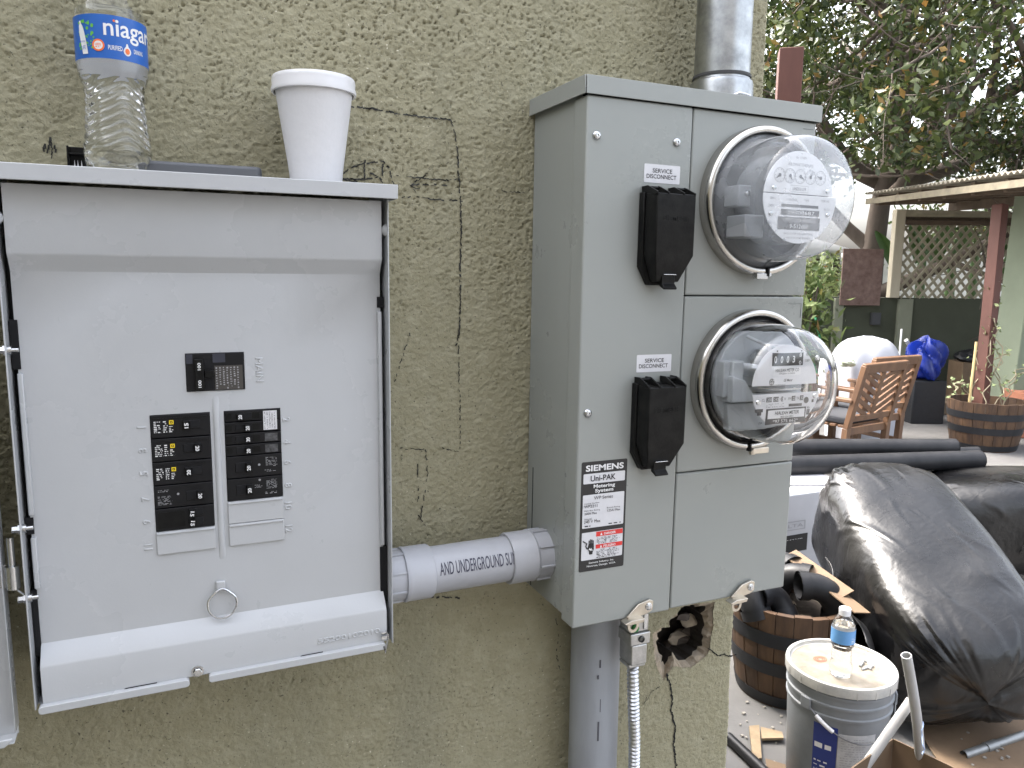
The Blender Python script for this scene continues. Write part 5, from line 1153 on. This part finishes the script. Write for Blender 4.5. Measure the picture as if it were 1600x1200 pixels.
# ---- on the ground
k = MB(); A, B = on_z(1506,1180,.015), on_z(1660,1128,.015); k.tube([A, B], .0135, 20, caps=False); k.tube([A, B], .011, 20, caps=False); d_ = (B-A).normalized(); k.tube([A+d_*.10, A+d_*.15], .0165, 20)
o = k.build('ground_conduit', mat('grey_steel_conduit', (.33,.34,.34), .45, .7, var=.3, vscale=20)); tag(o, 'grey conduit with a collar lying on the flattened cardboard at lower right', 'pipe')
k = MB(); A, B = on_z(1138,1152,.018), on_z(1215,1225,.018); k.tube([A, B], .017, 20, caps=False); k.tube([A, B], .013, 20, caps=False); o = k.build('ground_pipe', ABS); tag(o, 'black pipe lying on the ground beside the house corner', 'pipe')
def flat(name, px, z, m_, label, cat, th=.004):
    pts = [on_z(a, c, z) for a, c in px]; k = MB(); k.prism([(p.x, p.y) for p in pts], lambda u, v, t: (u, v, t+.004*math.sin(u*23+v*17)), z, z+th); o = k.build(name, m_, smooth=0); tag(o, label, cat); return o
flat('flat_cardboard', [(1440,1110),(1530,1092),(1640,1075),(1700,1190),(1620,1240),(1490,1230),(1445,1160)], .006, CARD, 'flattened brown cardboard sheet on the ground at lower right', 'cardboard')
flat('wood_scrap', [(1170,1140),(1186,1138),(1190,1188),(1176,1190)], .008, mat('pale_wood', (.30,.225,.14), .8, var=.3, vscale=20), 'upright pale wood scrap on the ground below the barrel', 'scrap', .01)
flat('wood_scrap', [(1188,1140),(1222,1148),(1224,1158),(1190,1158)], .008, MATS['pale_wood'], 'short pale wood scrap on the ground touching the bucket', 'scrap', .008)
flat('cardboard_scrap', [(1196,1185),(1232,1196),(1240,1215),(1200,1215)], .006, CARD, 'brown cardboard scrap on the ground left of the bucket', 'cardboard')
for i in range(44):
    p = on_z(random.uniform(1150,1260), random.uniform(1090,1199), .004) if i < 32 else on_z(random.uniform(1440,1600), random.uniform(1100,1199), .012)
    if i == 0: gr = MB()
    s_ = random.uniform(.0012,.005); gr.obox((p.x,p.y,p.z+s_*.3), (s_*random.uniform(.5,1.5),0,0), (0,s_,0), (s_*.2,0,s_*.4))
o = gr.build('gravel_grit', mat('grit', (.30,.28,.25), .9, var=.4, vscale=50), smooth=0); o['kind'] = 'stuff'; o['label'] = 'loose grit and crumbs scattered on the concrete'; o['category'] = 'grit'
# ---- red brown post behind the meter box
pp = at_depth(1233,120,3.35); k = MB(); rd_ = R(-38)
k.obox((pp.x,pp.y,1.25), (.05*math.cos(rd_),.05*math.sin(rd_),0), (-.05*math.sin(rd_),.05*math.cos(rd_),0), (0,0,1.25))
o = k.build('timber_post', REDWOOD, bevel=.003); tag(o, 'red brown square timber post rising behind the top of the meter box', 'post')
ztop = at_depth(1233,80,3.35).z; o.scale.z = ztop/2.5

# ================================================================== FAR YARD
WD = Vector((.914,-.406,0)).normalized(); WN = Vector((-.406,-.914,0)).normalized()
W0 = at_depth(1420,463,9.0); W0.z = 0; WT = 1.265
def wl_(s, z, off=0.): p = W0+WD*s+WN*off; return Vector((p.x, p.y, z))
bw = empty('garden_wall', W0); tag(bw, 'low dark green painted block wall along the back of the yard', 'wall')
k = MB(); k.obox(WD*1.6+Vector((0,0,WT/2))-WN*.1, WD*3.3, WN*.1, Vector((0,0,WT/2))); k.build('wall_face', WALLGREEN, bw)
for s_, wd in ((-.83,.10),(-.05,.16)):
    k = MB(); k.obox(WD*s_+WN*.03+Vector((0,0,WT/2-.006)), WD*wd/2, WN*.028, Vector((0,0,WT/2-.006))); k.build('pier', mat('pier_green', (.19,.20,.145), .85, var=.2, vscale=3), bw)
# rusty board hung on the wall
k = MB(); s0, s1 = (1308-1420)*.00752, (1370-1420)*.00752
k.obox(wl_((s0+s1)/2, 1.50, .08), WD*(s1-s0)/2, WN*.012, Vector((0,0,.325))); o = k.build('rusty_board', mat('rusty_plate', (.17,.115,.095), .85, var=.5, vscale=14, var_col=(.10,.06,.05)), bevel=.003); tag(o, 'rusty brown rectangular board fixed above the garden wall by the tree', 'board')
k = MB(); k.obox(wl_(s1-.02, 1.02, .05), WD*.05, WN*.03, Vector((0,0,.07))); o = k.build('wall_box', MDARK); tag(o, 'small dark box fixed to the garden wall under the rusty board', 'box')
# lattice screen on the wall
ls = empty('lattice_screen', wl_(-.2, WT)); tag(ls, 'wooden diagonal lattice screen standing on the green garden wall', 'lattice')
LO = wl_(-.2, WT); Z0_, Z1_ = .0, .90; SMAX = 2.6
def lat(s0, z0, s1, z1, off, w_):
    a = WD*s0+WN*off+Vector((0,0,z0)); b3 = WD*s1+WN*off+Vector((0,0,z1)); k = MB(); d = (b3-a); L = d.length; d.normalize(); n_ = WN.cross(d).normalized()
    k.obox((a+b3)/2, d*L/2, n_*w_/2, WN*.004); k.build('slat', LATTICE, ls, smooth=0)
sp_ = .108
for sgn in (1, -1):
    c = -1.2
    while c < SMAX+1.2:
        # line s = c + sgn*z
        z0, z1 = Z0_, Z1_; s0, s1 = c+sgn*z0*.8, c+sgn*z1*.8
        if sgn > 0:
            if s0 < 0: z0 = -c/.8; s0 = 0
            if s1 > SMAX: z1 = (SMAX-c)/.8; s1 = SMAX
        else:
            if s1 < 0: z1 = c/.8; s1 = 0
            if s0 > SMAX: z0 = (c-SMAX)/.8; s0 = SMAX
        if z1-z0 > .03 and z0 >= 0 and z1 <= Z1_+.001: lat(s0, z0, s1, z1, .01*sgn, .030)
        c += sp_
for (a, b3, zz) in ((0,SMAX,.885),): 
    k = MB(); k.obox(WD*(a+b3)/2+WN*.03+Vector((0,0,zz)), WD*(b3-a)/2, WN*.02, Vector((0,0,.045))); k.build('top_rail', DARKWOOD, ls)
for s_ in (1.18, 2.2):
    k = MB(); k.obox(WD*s_+WN*.04+Vector((0,0,.54)), WD*.035, WN*.03, Vector((0,0,.54))); k.build('lattice_post', DARKWOOD, ls)
# patio cover: roof edge, beams, posts
pc = empty('patio_cover', wl_(-.2, 0)); tag(pc, 'weathered patio cover with corrugated roof and exposed beams at the back right', 'patio cover')
pO = pc.location
RL = at_depth(1352,303,8.6)-pO; RR_ = at_depth(1640,262,5.6)-pO
bk_ = Vector((.80,-.25,.0)).normalized()
ROOFM = mat('corrugated_roof', (.34,.31,.25), .75, var=.4, vscale=9, var_col=(.20,.18,.14))
k = MB(); nseg = 90; Lr = (RR_-RL).length
def rpt(u, v):
    p = RL.lerp(RR_, u)+bk_*(3.2*v)+Vector((0,0,.16*v)); p.z += .012*math.sin(u*Lr/.076*2*math.pi); return tuple(p)
k.grid(360, 2, rpt); ro_ = k.build('roof_sheet', ROOFM, pc, smooth=80); ro_.modifiers.new('thick', 'SOLIDIFY').thickness = .006
k = MB(); k.beam(RL+Vector((.06,.02,-.08)), RR_+Vector((.06,.02,-.08)), .035, .06); k.build('fascia_board', mat('weathered_cream', (.24,.21,.15), .8, var=.4, vscale=7), pc)
for i in range(7):
    p = RL.lerp(RR_, .05+i*.15)+Vector((.1,0,-.075)); k = MB(); k.beam(p, p+bk_*3.0+Vector((0,0,.15)), .05, .11); k.build('rafter', DARKWOOD, pc)
for t in (.35,.7): k = MB(); k.beam(RL+bk_*3*t+Vector((0,0,-.16+.15*t)), RR_+bk_*3*t+Vector((0,0,-.16+.15*t)), .06, .12); k.build('purlin', DARKWOOD, pc)
k = MB(); q0 = wl_(-.20, WT+.001, .02)-pO; q1 = Vector((q0.x, q0.y, RL.z-.15)); k.obox((q0+q1)/2, WD*.055, WN*.05, Vector((0,0,(q1.z-q0.z)/2))); k.build('cream_post', CREAM, pc, bevel=.006)
k = MB(); a = q1+Vector((0,0,-.06)); k.beam(a, wl_(2.8, 2.18, .02)-pO, .06, .12); k.build('header_beam', LATTICE, pc)
# right pale green pillar
pg = at_depth(1610,600,7.6); k = MB(); k.obox((pg.x, pg.y, 1.2), WD*.28, WN*.2, Vector((0,0,1.2))); 
k.v = [(v[0]+(.06 if v[2] > 1.2 else -.03)*WD.x, v[1]+(.06 if v[2] > 1.2 else -.03)*WD.y, v[2]) for v in k.v]
o = k.build('plaster_pillar', PALEGREEN, bevel=.01); tag(o, 'pale green plastered pillar at the right edge under the patio cover', 'pillar')
# step
k = MB(); st0 = wl_(0,0,.0); k.obox(wl_(1.9,.07,.35), WD*1.9, WN*.35, Vector((0,0,.07))); o = k.build('step', mat('brown_step', (.20,.145,.10), .85, var=.3, vscale=4), bevel=.01); tag(o, 'low brown step in front of the dark garden wall', 'step')
# blue tarp, cartons, black junk on the step
def crumple(name, c, sx_, sy_, sz_, m_, seed, label, cat, amp=.18, fold=5):
    rd = np.random.default_rng(seed); f_ = rd.uniform(0, 6.28, 12)
    def fn(u, v):
        a = 2*math.pi*u; b3 = (v-.5)*math.pi; x, y, z = math.cos(a)*math.cos(b3), math.sin(a)*math.cos(b3), math.sin(b3)
        r = 1+amp*(abs(math.sin(fold*a*.5+f_[0]+2*b3))*.9-.4)+amp*.7*math.sin(3*b3+f_[1]+2*a)+amp*.5*abs(math.sin(7*a*.5+5*b3+f_[2]))
        return (c.x+x*sx_*r, c.y+y*sy_*r, max(c.z-sz_, c.z+z*sz_*r))
    k = MB(); k.grid(48, 28, fn, wrap_u=True); o = k.build(name, m_, smooth=35); tag(o, label, cat); return o
p = at_depth(1446,562,8.0); BLUE = mat('blue_tarp', (.006,.025,.26), .35, var=.3, vscale=9, var_col=(.004,.015,.14))
crumple('blue_tarp', Vector((p.x,p.y,.645)), .165, .15, .185, BLUE, 3, 'crumpled bright blue tarp heap in front of the dark wall', 'tarp', .30, 7)
k = MB(); k.obox((p.x, p.y, .225), WD*.17, WN*.14, Vector((0,0,.225))); o = k.build('dark_crate', HOOP, bevel=.01); tag(o, 'dark crate under the blue tarp heap', 'crate')
k = MB(); p = wl_(.62,.14,.30); k.obox(p+Vector((0,0,.21)), WD*.17, WN*.15, Vector((0,0,.21))); o = k.build('brown_carton', CARD, bevel=.004); tag(o, 'brown carton standing on the step behind the blue tarp', 'carton')
p = wl_(.64,.61,.30); crumple('dark_bundle', p, .22, .14, .07, HOOP, 9, 'dark bundle lying on top of the brown carton', 'bundle', .15)
p = at_depth(1418,540,8.1); k = MB(); k.tube([p+Vector((-.03,0,.06)), p+Vector((.05,0,-.02)), p+Vector((.10,0,-.14))], .022, 12); o = k.build('tarp_tube', mat('pale_tube', (.5,.5,.48), .6)); tag(o, 'short pale tube sticking out of the blue tarp', 'tube')
# ---- garden furniture
def tbox(k, x0, x1, y0, y1, z0, z1): k.box(x0,x1,y0,y1,z0,z1)
def chair(loc, rz, label):
    g_ = empty('garden_chair', (loc[0],loc[1],0), (0,0,rz)); g_.scale = (.95,.95,.94); tag(g_, label, 'chair', 'teak garden chairs')
    for sx_ in (-1, 1):
        k = MB(); k.beam((sx_*.27,-.22,0), (sx_*.27,-.24,.42), .05, .05); k.beam((sx_*.27,-.24,.42), (sx_*.27,-.36,.93), .05, .045); k.build('back_leg', TEAK, g_, bevel=.004)
        k = MB(); k.beam((sx_*.27,.25,0), (sx_*.27,.25,.63), .05, .05); k.build('front_leg', TEAK, g_, bevel=.004)
        k = MB(); k.beam((sx_*.275,-.29,.645), (sx_*.275,.31,.645), .065, .03); k.build('armrest', TEAK, g_, bevel=.006)
        k = MB(); k.beam((sx_*.27,-.22,.18), (sx_*.27,.25,.18), .03, .04); k.build('side_stretcher', TEAK, g_, bevel=.003)
    for i in range(7):
        k = MB(); y = -.20+i*.072; k.box(-.25,.25,y,y+.055,.415,.435); k.build('seat_slat', TEAK, g_, bevel=.003)
    for ya, yb in ((-.245,-.215),(.24,.26)): MB().box(-.27,.27,ya,yb,.36,.42).build('seat_rail', TEAK, g_, bevel=.003)
    def bp(x, z): return Vector((x, -.24-(z-.42)*.235, z))
    k = MB(); k.beam(bp(-.29,.91), bp(.29,.91), .04, .075, up=(0,-.2,1)); k.build('top_rail', TEAK, g_, bevel=.006)
    k = MB(); k.beam(bp(-.27,.50), bp(.27,.50), .03, .05, up=(0,-.2,1)); k.build('lower_rail', TEAK, g_, bevel=.004)
    k = MB(); k.beam(bp(0,.50), bp(0,.89), .02, .05, up=(1,0,0)); k.build('centre_stile', TEAK, g_, bevel=.003)
    for sx_ in (-1, 1):
        for i in range(6):
            z0 = .49+i*.066; z1 = z0+.11
            k = MB(); a, b3 = bp(sx_*.02, min(z0,.88)), bp(sx_*.25, min(z1,.895)); k.beam(a, b3, .014, .036, up=(0,-.2,1)); k.build('back_slat', TEAK, g_, bevel=.002)
    k = MB(); k.box(-.23,.23,-.20,.25,.437,.487); k.build('cushion', mat('dark_cushion', (.03,.032,.038), .8), g_, bevel=.015, seg=3)
    return g_
c1 = on_z(1386,572,.86)
chair((c1.x-.06, c1.y+.34, -.05), R(9), 'nearer teak garden chair with herringbone back beside the table')
chair((c1.x+.40, c1.y+.60, -.05), R(4), 'farther teak garden chair half hidden behind the nearer one')
tb = empty('garden_table', (c1.x-.42, c1.y+1.10, 0)); tag(tb, 'teak garden table beyond the nearer chair', 'table')
k = MB()
for i in range(8): MB().box(-.55,.55,-.44+i*.11,-.44+i*.11+.104,.715,.74).build('table_slat', TEAK, tb, bevel=.003)
k.box(-.50,.50,-.42,-.39,.63,.713); k.box(-.50,.50,.39,.42,.63,.713); k.box(-.50,-.47,-.39,.39,.63,.713); k.box(.47,.50,-.39,.39,.63,.713); k.build('apron', TEAK, tb)
for sx_ in (-.48,.48):
    for sy_ in (-.38,.38): MB().box(sx_-.035,sx_+.035,sy_-.035,sy_+.035,0,.63).build('leg', TEAK, tb, bevel=.004)
p = at_depth(1352,580,7.0)
k = MB()
def mound(u, v):
    a = 2*math.pi*u; t = v; r = .345*(1-(t*.999)**7)**.45*(1+.03*math.sin(5*a+t*3)+.03*math.sin(9*a)); return (p.x+r*math.cos(a)*1.0, p.y+r*math.sin(a)*.8, .05+(.93+.012*math.sin(3*a)*(1-t))*t)
k.grid(48, 30, mound, wrap_u=True); o = k.build('white_cover', mat('white_fabric', (.34,.35,.385), .6, var=.06, vscale=5), smooth=70); tag(o, 'rounded white fabric cover standing behind the teak chairs', 'cover')
p2 = at_depth(1323,580,6.7); crumple('plastic_packet', Vector((p2.x,p2.y,.765)), .07, .05, .035, mat('packet', (.55,.6,.45), .5, var=.5, vscale=30), 5, 'small pale packet lying on the garden table', 'packet', .2)
p = at_depth(1405,560,7.2); k = MB(); k.tube([Vector((p.x,p.y,0)), Vector((p.x,p.y,1.03))], .008, 8); o = k.build('thin_pole', mat('white_pole', (.6,.6,.6), .5)); tag(o, 'thin white pole standing between the white cover and the blue tarp', 'pole')
# ---- far barrel planter with leaning red post and vine
FB = Vector((6.83,3.50,0)); barrel('barrel_planter', FB, .315, .255, .43, 'far half barrel planter with a leaning red post and a vine', 22)
k = MB(); tp = at_depth(1563,320,6.85); k.beam(FB+Vector((-.04,.03,.30)), tp, .10, .09); o = k.build('red_post', REDWOOD, bevel=.004); tag(o, 'leaning red painted post standing in the far barrel planter', 'post')
k = MB(); b0_ = FB+Vector((-.17,.05,.33)); k.tube([b0_, b0_+Vector((.02,0,.62))], .011, 8); o = k.build('garden_stake', mat('bamboo', (.55,.42,.2), .6)); tag(o, 'thin yellow bamboo stake standing in the far barrel planter', 'stake')
GREENL = mat('vine_leaf', (.10,.15,.05), .6, var=.4, vscale=30, var_col=(.16,.17,.08))
VINEM = mat('dry_vine', (.26,.22,.15), .8)
vn = empty('vine', FB+Vector((0,0,.36))); tag(vn, 'straggly vine tied to the red post in the far planter', 'vine')
vl = MB()
for j in range(9):
    a = random.uniform(0,6.28); q_ = Vector((.12*math.cos(a), .12*math.sin(a), 0)); pts = [q_.copy()]
    top_ = (tp-FB)*random.uniform(.25,.55) if j < 5 else Vector((random.uniform(-.5,.45), random.uniform(-.3,.3), random.uniform(.1,.5)))
    for t in np.linspace(.1, 1, 12): pts.append(q_.lerp(top_, t)+Vector((random.uniform(-.04,.04), random.uniform(-.04,.04), .15*math.sin(math.pi*t) if j >= 5 else random.uniform(-.02,.02))))
    MB().tube(pts, .005, 6).build('stem', VINEM, vn)
    for p in pts[2:]:
        for _ in range(2):
            c_ = p+Vector((random.uniform(-.04,.04), random.uniform(-.04,.04), random.uniform(-.04,.04))); d = Vector((random.uniform(-1,1), random.uniform(-1,1), random.uniform(-1,.6))).normalized(); n_ = d.orthogonal().normalized(); L = random.uniform(.03,.06)
            vl.add([c_, c_+d*L*.5+n_*L*.3, c_+d*L, c_+d*L*.5-n_*L*.3], [(0,1,2,3)])
o = vl.build('vine_leaves', GREENL, vn, smooth=0); o['kind'] = 'stuff'
# terracotta box planter at the right edge
p = at_depth(1600,640,7.4); k = MB(); k.obox((p.x+.1, p.y-.03, .22), WD*.22, WN*.16, Vector((0,0,.22))); o = k.build('terracotta_planter', mat('terracotta', (.36,.15,.09), .85, var=.3, vscale=9), bevel=.012); tag(o, 'terracotta planter box at the foot of the pale green pillar', 'planter')
# ---- white neighbour house beyond the wall
nh_ = empty('neighbour_house', at_depth(1400,440,13.5)); nh_.location.z = 0; tag(nh_, 'pale white house beyond the lattice and the garden wall', 'house')
k = MB(); k.obox(Vector((0,0,.97))+WD*1.0, WD*6.0, WN*.1, Vector((0,0,.97))); k.build('white_wall', mat('white_siding', (.80,.79,.75), .7, var=.05, vscale=3), nh_)
for i in range(11):
    k = MB(); k.obox(Vector((0,0,.10+i*.17))+WD*1.0+WN*.108, WD*6.0, WN*.006, Vector((0,0,.075))); k.build('siding_board', MATS['white_siding'], nh_)
k = MB(); k.add([Vector((0,0,1.95))+WD*(-6)+WN*.3, Vector((0,0,1.95))+WD*(-.9)+WN*.3, Vector((0,0,2.45))+WD*(-1.2)-WN*2.5, Vector((0,0,2.45))+WD*(-6)-WN*2.5], [(0,1,2,3)]); ro2 = k.build('roof', mat('pale_roof', (.60,.58,.54), .8, var=.15, vscale=3), nh_); ro2.modifiers.new('thick', 'SOLIDIFY').thickness = .06
for s_ in (-1.75,-1.45,-1.1): k = MB(); k.obox(Vector((0,0,.95))+WD*s_+WN*.35, WD*.04, WN*.04, Vector((0,0,.95))); k.build('porch_post', WHITE, nh_)
k = MB(); k.obox(Vector((0,0,1.0))+WD*(-1.3)+WN*.13, WD*.22, WN*.012, Vector((0,0,.8))); k.build('dark_door', DARKWOOD, nh_)

# ================================================================== VEGETATION
def leaf_mat(name, c1_, c2_, rough=.4):
    M = bpy.data.materials.new(name); M.use_nodes = True; n = M.node_tree; b = n.nodes['Principled BSDF']; b.inputs['Roughness'].default_value = rough; b.inputs['Specular IOR Level'].default_value = .3
    oi = n.nodes.new('ShaderNodeNewGeometry'); r = n.nodes.new('ShaderNodeValToRGB')
    r.color_ramp.elements[0].color = (*c1_,1); r.color_ramp.elements[1].color = (*c2_,1); e_ = r.color_ramp.elements.new(.93); e_.color = (*c2_,1); r.color_ramp.elements[-1].color = (.20,.11,.03,1)
    n.links.new(oi.outputs['Random Per Island'], r.inputs[0]); n.links.new(r.outputs[0], b.inputs['Base Color'])
    tl = n.nodes.new('ShaderNodeBsdfTranslucent'); n.links.new(r.outputs[0], tl.inputs[0]); mx = n.nodes.new('ShaderNodeMixShader'); mx.inputs[0].default_value = .22
    n.links.new(b.outputs[0], mx.inputs[1]); n.links.new(tl.outputs[0], mx.inputs[2]); n.links.new(mx.outputs[0], n.nodes['Material Output'].inputs[0]); return M
LEAF = leaf_mat('magnolia_leaf', (.012,.024,.005), (.062,.080,.020), .45)
def leaves_mesh(name, centers, dirs, L, Wd, m_, parent):
    """folded leaf: four-corner blade bent along its midrib"""
    n_ = len(centers); nrm = rng.normal(size=(n_,3)); d = dirs/np.linalg.norm(dirs, axis=1)[:,None]
    s_ = np.cross(d, nrm); s_ /= np.linalg.norm(s_, axis=1)[:,None]; u_ = np.cross(s_, d)
    L = L[:,None]; Wd = Wd[:,None]
    v = np.stack([centers, centers+d*L*.45+s_*Wd+u_*Wd*.35, centers+d*L, centers+d*L*.45-s_*Wd+u_*Wd*.35, centers+d*L*.5], 1)
    me = bpy.data.meshes.new(name); me.vertices.add(n_*5); me.vertices.foreach_set('co', v.reshape(-1).astype(np.float32))
    base = (np.arange(n_)*5)[:,None]; q_ = np.concatenate([base+np.array([[0,1,2,4]]), base+np.array([[0,4,2,3]])], 1).reshape(-1)
    nf = n_*2; me.loops.add(nf*4); me.loops.foreach_set('vertex_index', q_.astype(np.int32)); me.polygons.add(nf)
    me.polygons.foreach_set('loop_start', (np.arange(nf)*4).astype(np.int32)); me.polygons.foreach_set('loop_total', np.full(nf, 4, np.int32)); me.update(calc_edges=True); me.validate(); me.materials.append(m_)
    return link(bpy.data.objects.new(name, me), parent)
TB = at_depth(1364,460,10.6); TB.z = 0
tr = empty('magnolia_tree', TB); tag(tr, 'large dark green evergreen tree spreading above the patio cover', 'tree')
tm = MB(); tips = []
rt = random.Random(21)
def grow(p, d, r, L, lvl):
    pts = [p]; rs = [r]; n_ = 5
    for i in range(n_):
        d = (d+Vector((rt.uniform(-.22,.22), rt.uniform(-.22,.22), rt.uniform(-.06,.14)))*(.5 if lvl == 0 else 1)).normalized(); p = p+d*(L/n_); pts.append(p); rs.append(r*(1-.45*(i+1)/n_))
    tm.tube(pts, rs, 10 if lvl < 2 else 6)
    if lvl >= 2: tips.extend(pts[2:])
    if lvl < 4:
        for c_ in range(4 if lvl < 2 else 3):
            ang_ = rt.uniform(0,6.28); o_ = d.orthogonal().normalized(); side_ = (o_*math.cos(ang_)+d.cross(o_)*math.sin(ang_)).normalized()
            dd = (d*.55+side_*.85+Vector((0,0,-.05 if lvl else .1))).normalized(); j = rt.randint(2, n_); grow(pts[j], dd, rs[j]*.62, L*rt.uniform(.58,.8), lvl+1)
grow(Vector((0,0,0)), Vector((.02,.0,1)), .20, 3.1, 0)
fork = Vector((.06,0,2.75))
for dd, L in (((.9,-.55,.10),3.0),((-.5,-.6,.5),2.6),((.3,-.9,.45),2.6),((-.8,.3,.4),2.8),((.75,.3,.6),2.6),((0,-.3,1),3.0),((-.75,-.1,.15),2.4)): grow(fork, Vector(dd).normalized(), .115, L, 1)
tm.build('trunk', BARK, tr, smooth=60)
tips = np.array([t[:] for t in tips]); 
nC = 1500; cen = []
sel = rng.integers(0, len(tips), 750); cen = list(tips[sel]+rng.normal(size=(750,3))*.20)
while len(cen) < 1350:
    q_ = rng.normal(size=3); q_ /= np.linalg.norm(q_); rr_ = rng.uniform(.2,1)**(1/2.4); c_ = np.array([1.0,.1,5.0])+q_*rr_*np.array([5.6,5.6,2.9])
    if c_[2] > 2.8+.25*abs(rng.normal()): cen.append(c_)
cen = np.array(cen); per = 56
C3 = np.repeat(cen, per, 0)+rng.normal(size=(len(cen)*per,3))*np.array([.15,.15,.11]); D3 = rng.normal(size=C3.shape)+np.array([0,0,.15])
nL = len(C3); ok_ = (C3[:,2] > 2.58+.2*np.sin(C3[:,0]*2.1)*np.cos(C3[:,1]*1.7)); C3, D3 = C3[ok_], D3[ok_]; nL = len(C3)
cr = leaves_mesh('crown', C3, D3, rng.uniform(.07,.125,nL), rng.uniform(.019,.031,nL), LEAF, tr); cr['kind'] = 'stuff'
# banana plant behind the lattice
bn = empty('banana_plant', at_depth(1475,420,10.2)); bn.location.z = 0; tag(bn, 'banana plant with broad leaves showing above the lattice', 'plant')
BAN = mat('banana_leaf', (.085,.16,.045), .5, var=.3, vscale=5)
for (dx_, hgt, lean, wd) in ((-.62,1.9,-.5,.13),(-.35,2.05,-.25,.15),(-.1,2.15,.05,.15),(.1,2.0,.12,.13),(.35,2.15,.45,.14),(.55,2.0,.7,.12),(-.05,1.95,-.6,.13),(.75,1.9,.3,.12)):
    k = MB(); L = .85
    def fn(u, v):
        w_ = wd*math.sin(math.pi*min(.98,v*.9+.08))**.6; x = dx_+lean*v*L*.9; z = hgt-.35+L*(v-.35*v*v); off = (u-.5)*2*w_
        q_ = WD*(x+off*.8)+WN*(.12*v+abs(off)*.4)+Vector((0,0,z-abs(off)*.35)); return tuple(q_)
    k.grid(7, 14, fn); o = k.build('leaf', BAN, bn, smooth=70)
for dx_ in (-.3,.1,.4): MB().tube([WD*dx_, WD*dx_+Vector((0,0,1.9))], [.09,.05], 10).build('stalk', BAN, bn)
# shrub by the wall at the left of the gap, hedge behind lattice
def shrub(name, loc, rx, ry, z0, z1, nC_, per_, L, label, m_, seed, cat='shrub'):
    g_ = empty(name, loc); tag(g_, label, cat); k = MB()
    for _ in range(7): a = random.uniform(0,6.28); k.tube([(0,0,0),(rx*.4*math.cos(a), ry*.4*math.sin(a), (z0+z1)/2),(rx*.8*math.cos(a), ry*.8*math.sin(a), z1*.9)], [.02,.012,.005], 6)
    k.build('stem', BARK, g_)
    c_ = np.stack([rng.uniform(-rx,rx,nC_), rng.uniform(-ry,ry,nC_), rng.uniform(z0,z1,nC_)], 1); c_ = np.repeat(c_, per_, 0)+rng.normal(size=(nC_*per_,3))*L*.9
    o = leaves_mesh('foliage', c_, rng.normal(size=c_.shape)+np.array([0,0,.4]), rng.uniform(L*.7,L*1.3,len(c_)), rng.uniform(L*.16,L*.24,len(c_)), m_, g_); o['kind'] = 'stuff'; return g_
p = at_depth(1252,520,8.3); shrub('corner_shrub', (p.x,p.y,0), .17, .2, .25, 1.55, 42, 22, .13, 'leafy shrub against the garden wall beside the meter box', leaf_mat('shrub_leaf', (.05,.085,.025), (.16,.20,.07), .45), 5)
p = at_depth(1530,420,11.6); shrub('hedge_bush', (p.x,p.y,0), 1.2, .5, 1.95, 2.45, 70, 26, .12, 'green hedge bush behind the upper half of the lattice', leaf_mat('hedge_leaf', (.06,.10,.03), (.15,.20,.07), .5), 6)
p = at_depth(1280,440,12.6); shrub('far_bush', (p.x,p.y,0), .9, .5, .6, 1.75, 90, 24, .11, 'pale green bush in front of the white house', MATS.get('x') or leaf_mat('far_leaf', (.10,.15,.05), (.28,.32,.14), .5), 7)
# green handled rake leaning on the wall
k = MB(); A, B = at_depth(1281,530,8.5), at_depth(1269,470,8.7); dv = (B-A)
k.tube([A-dv*1.6, B], .014, 10); rk = k.build('rake_handle', mat('green_handle', (.02,.22,.09), .4))
tag(rk, 'green broom handle with yellow tip leaning against the garden wall', 'broom'); MB().tube([B, B+dv*.25], .015, 10).build('handle_tip', YEL, rk)
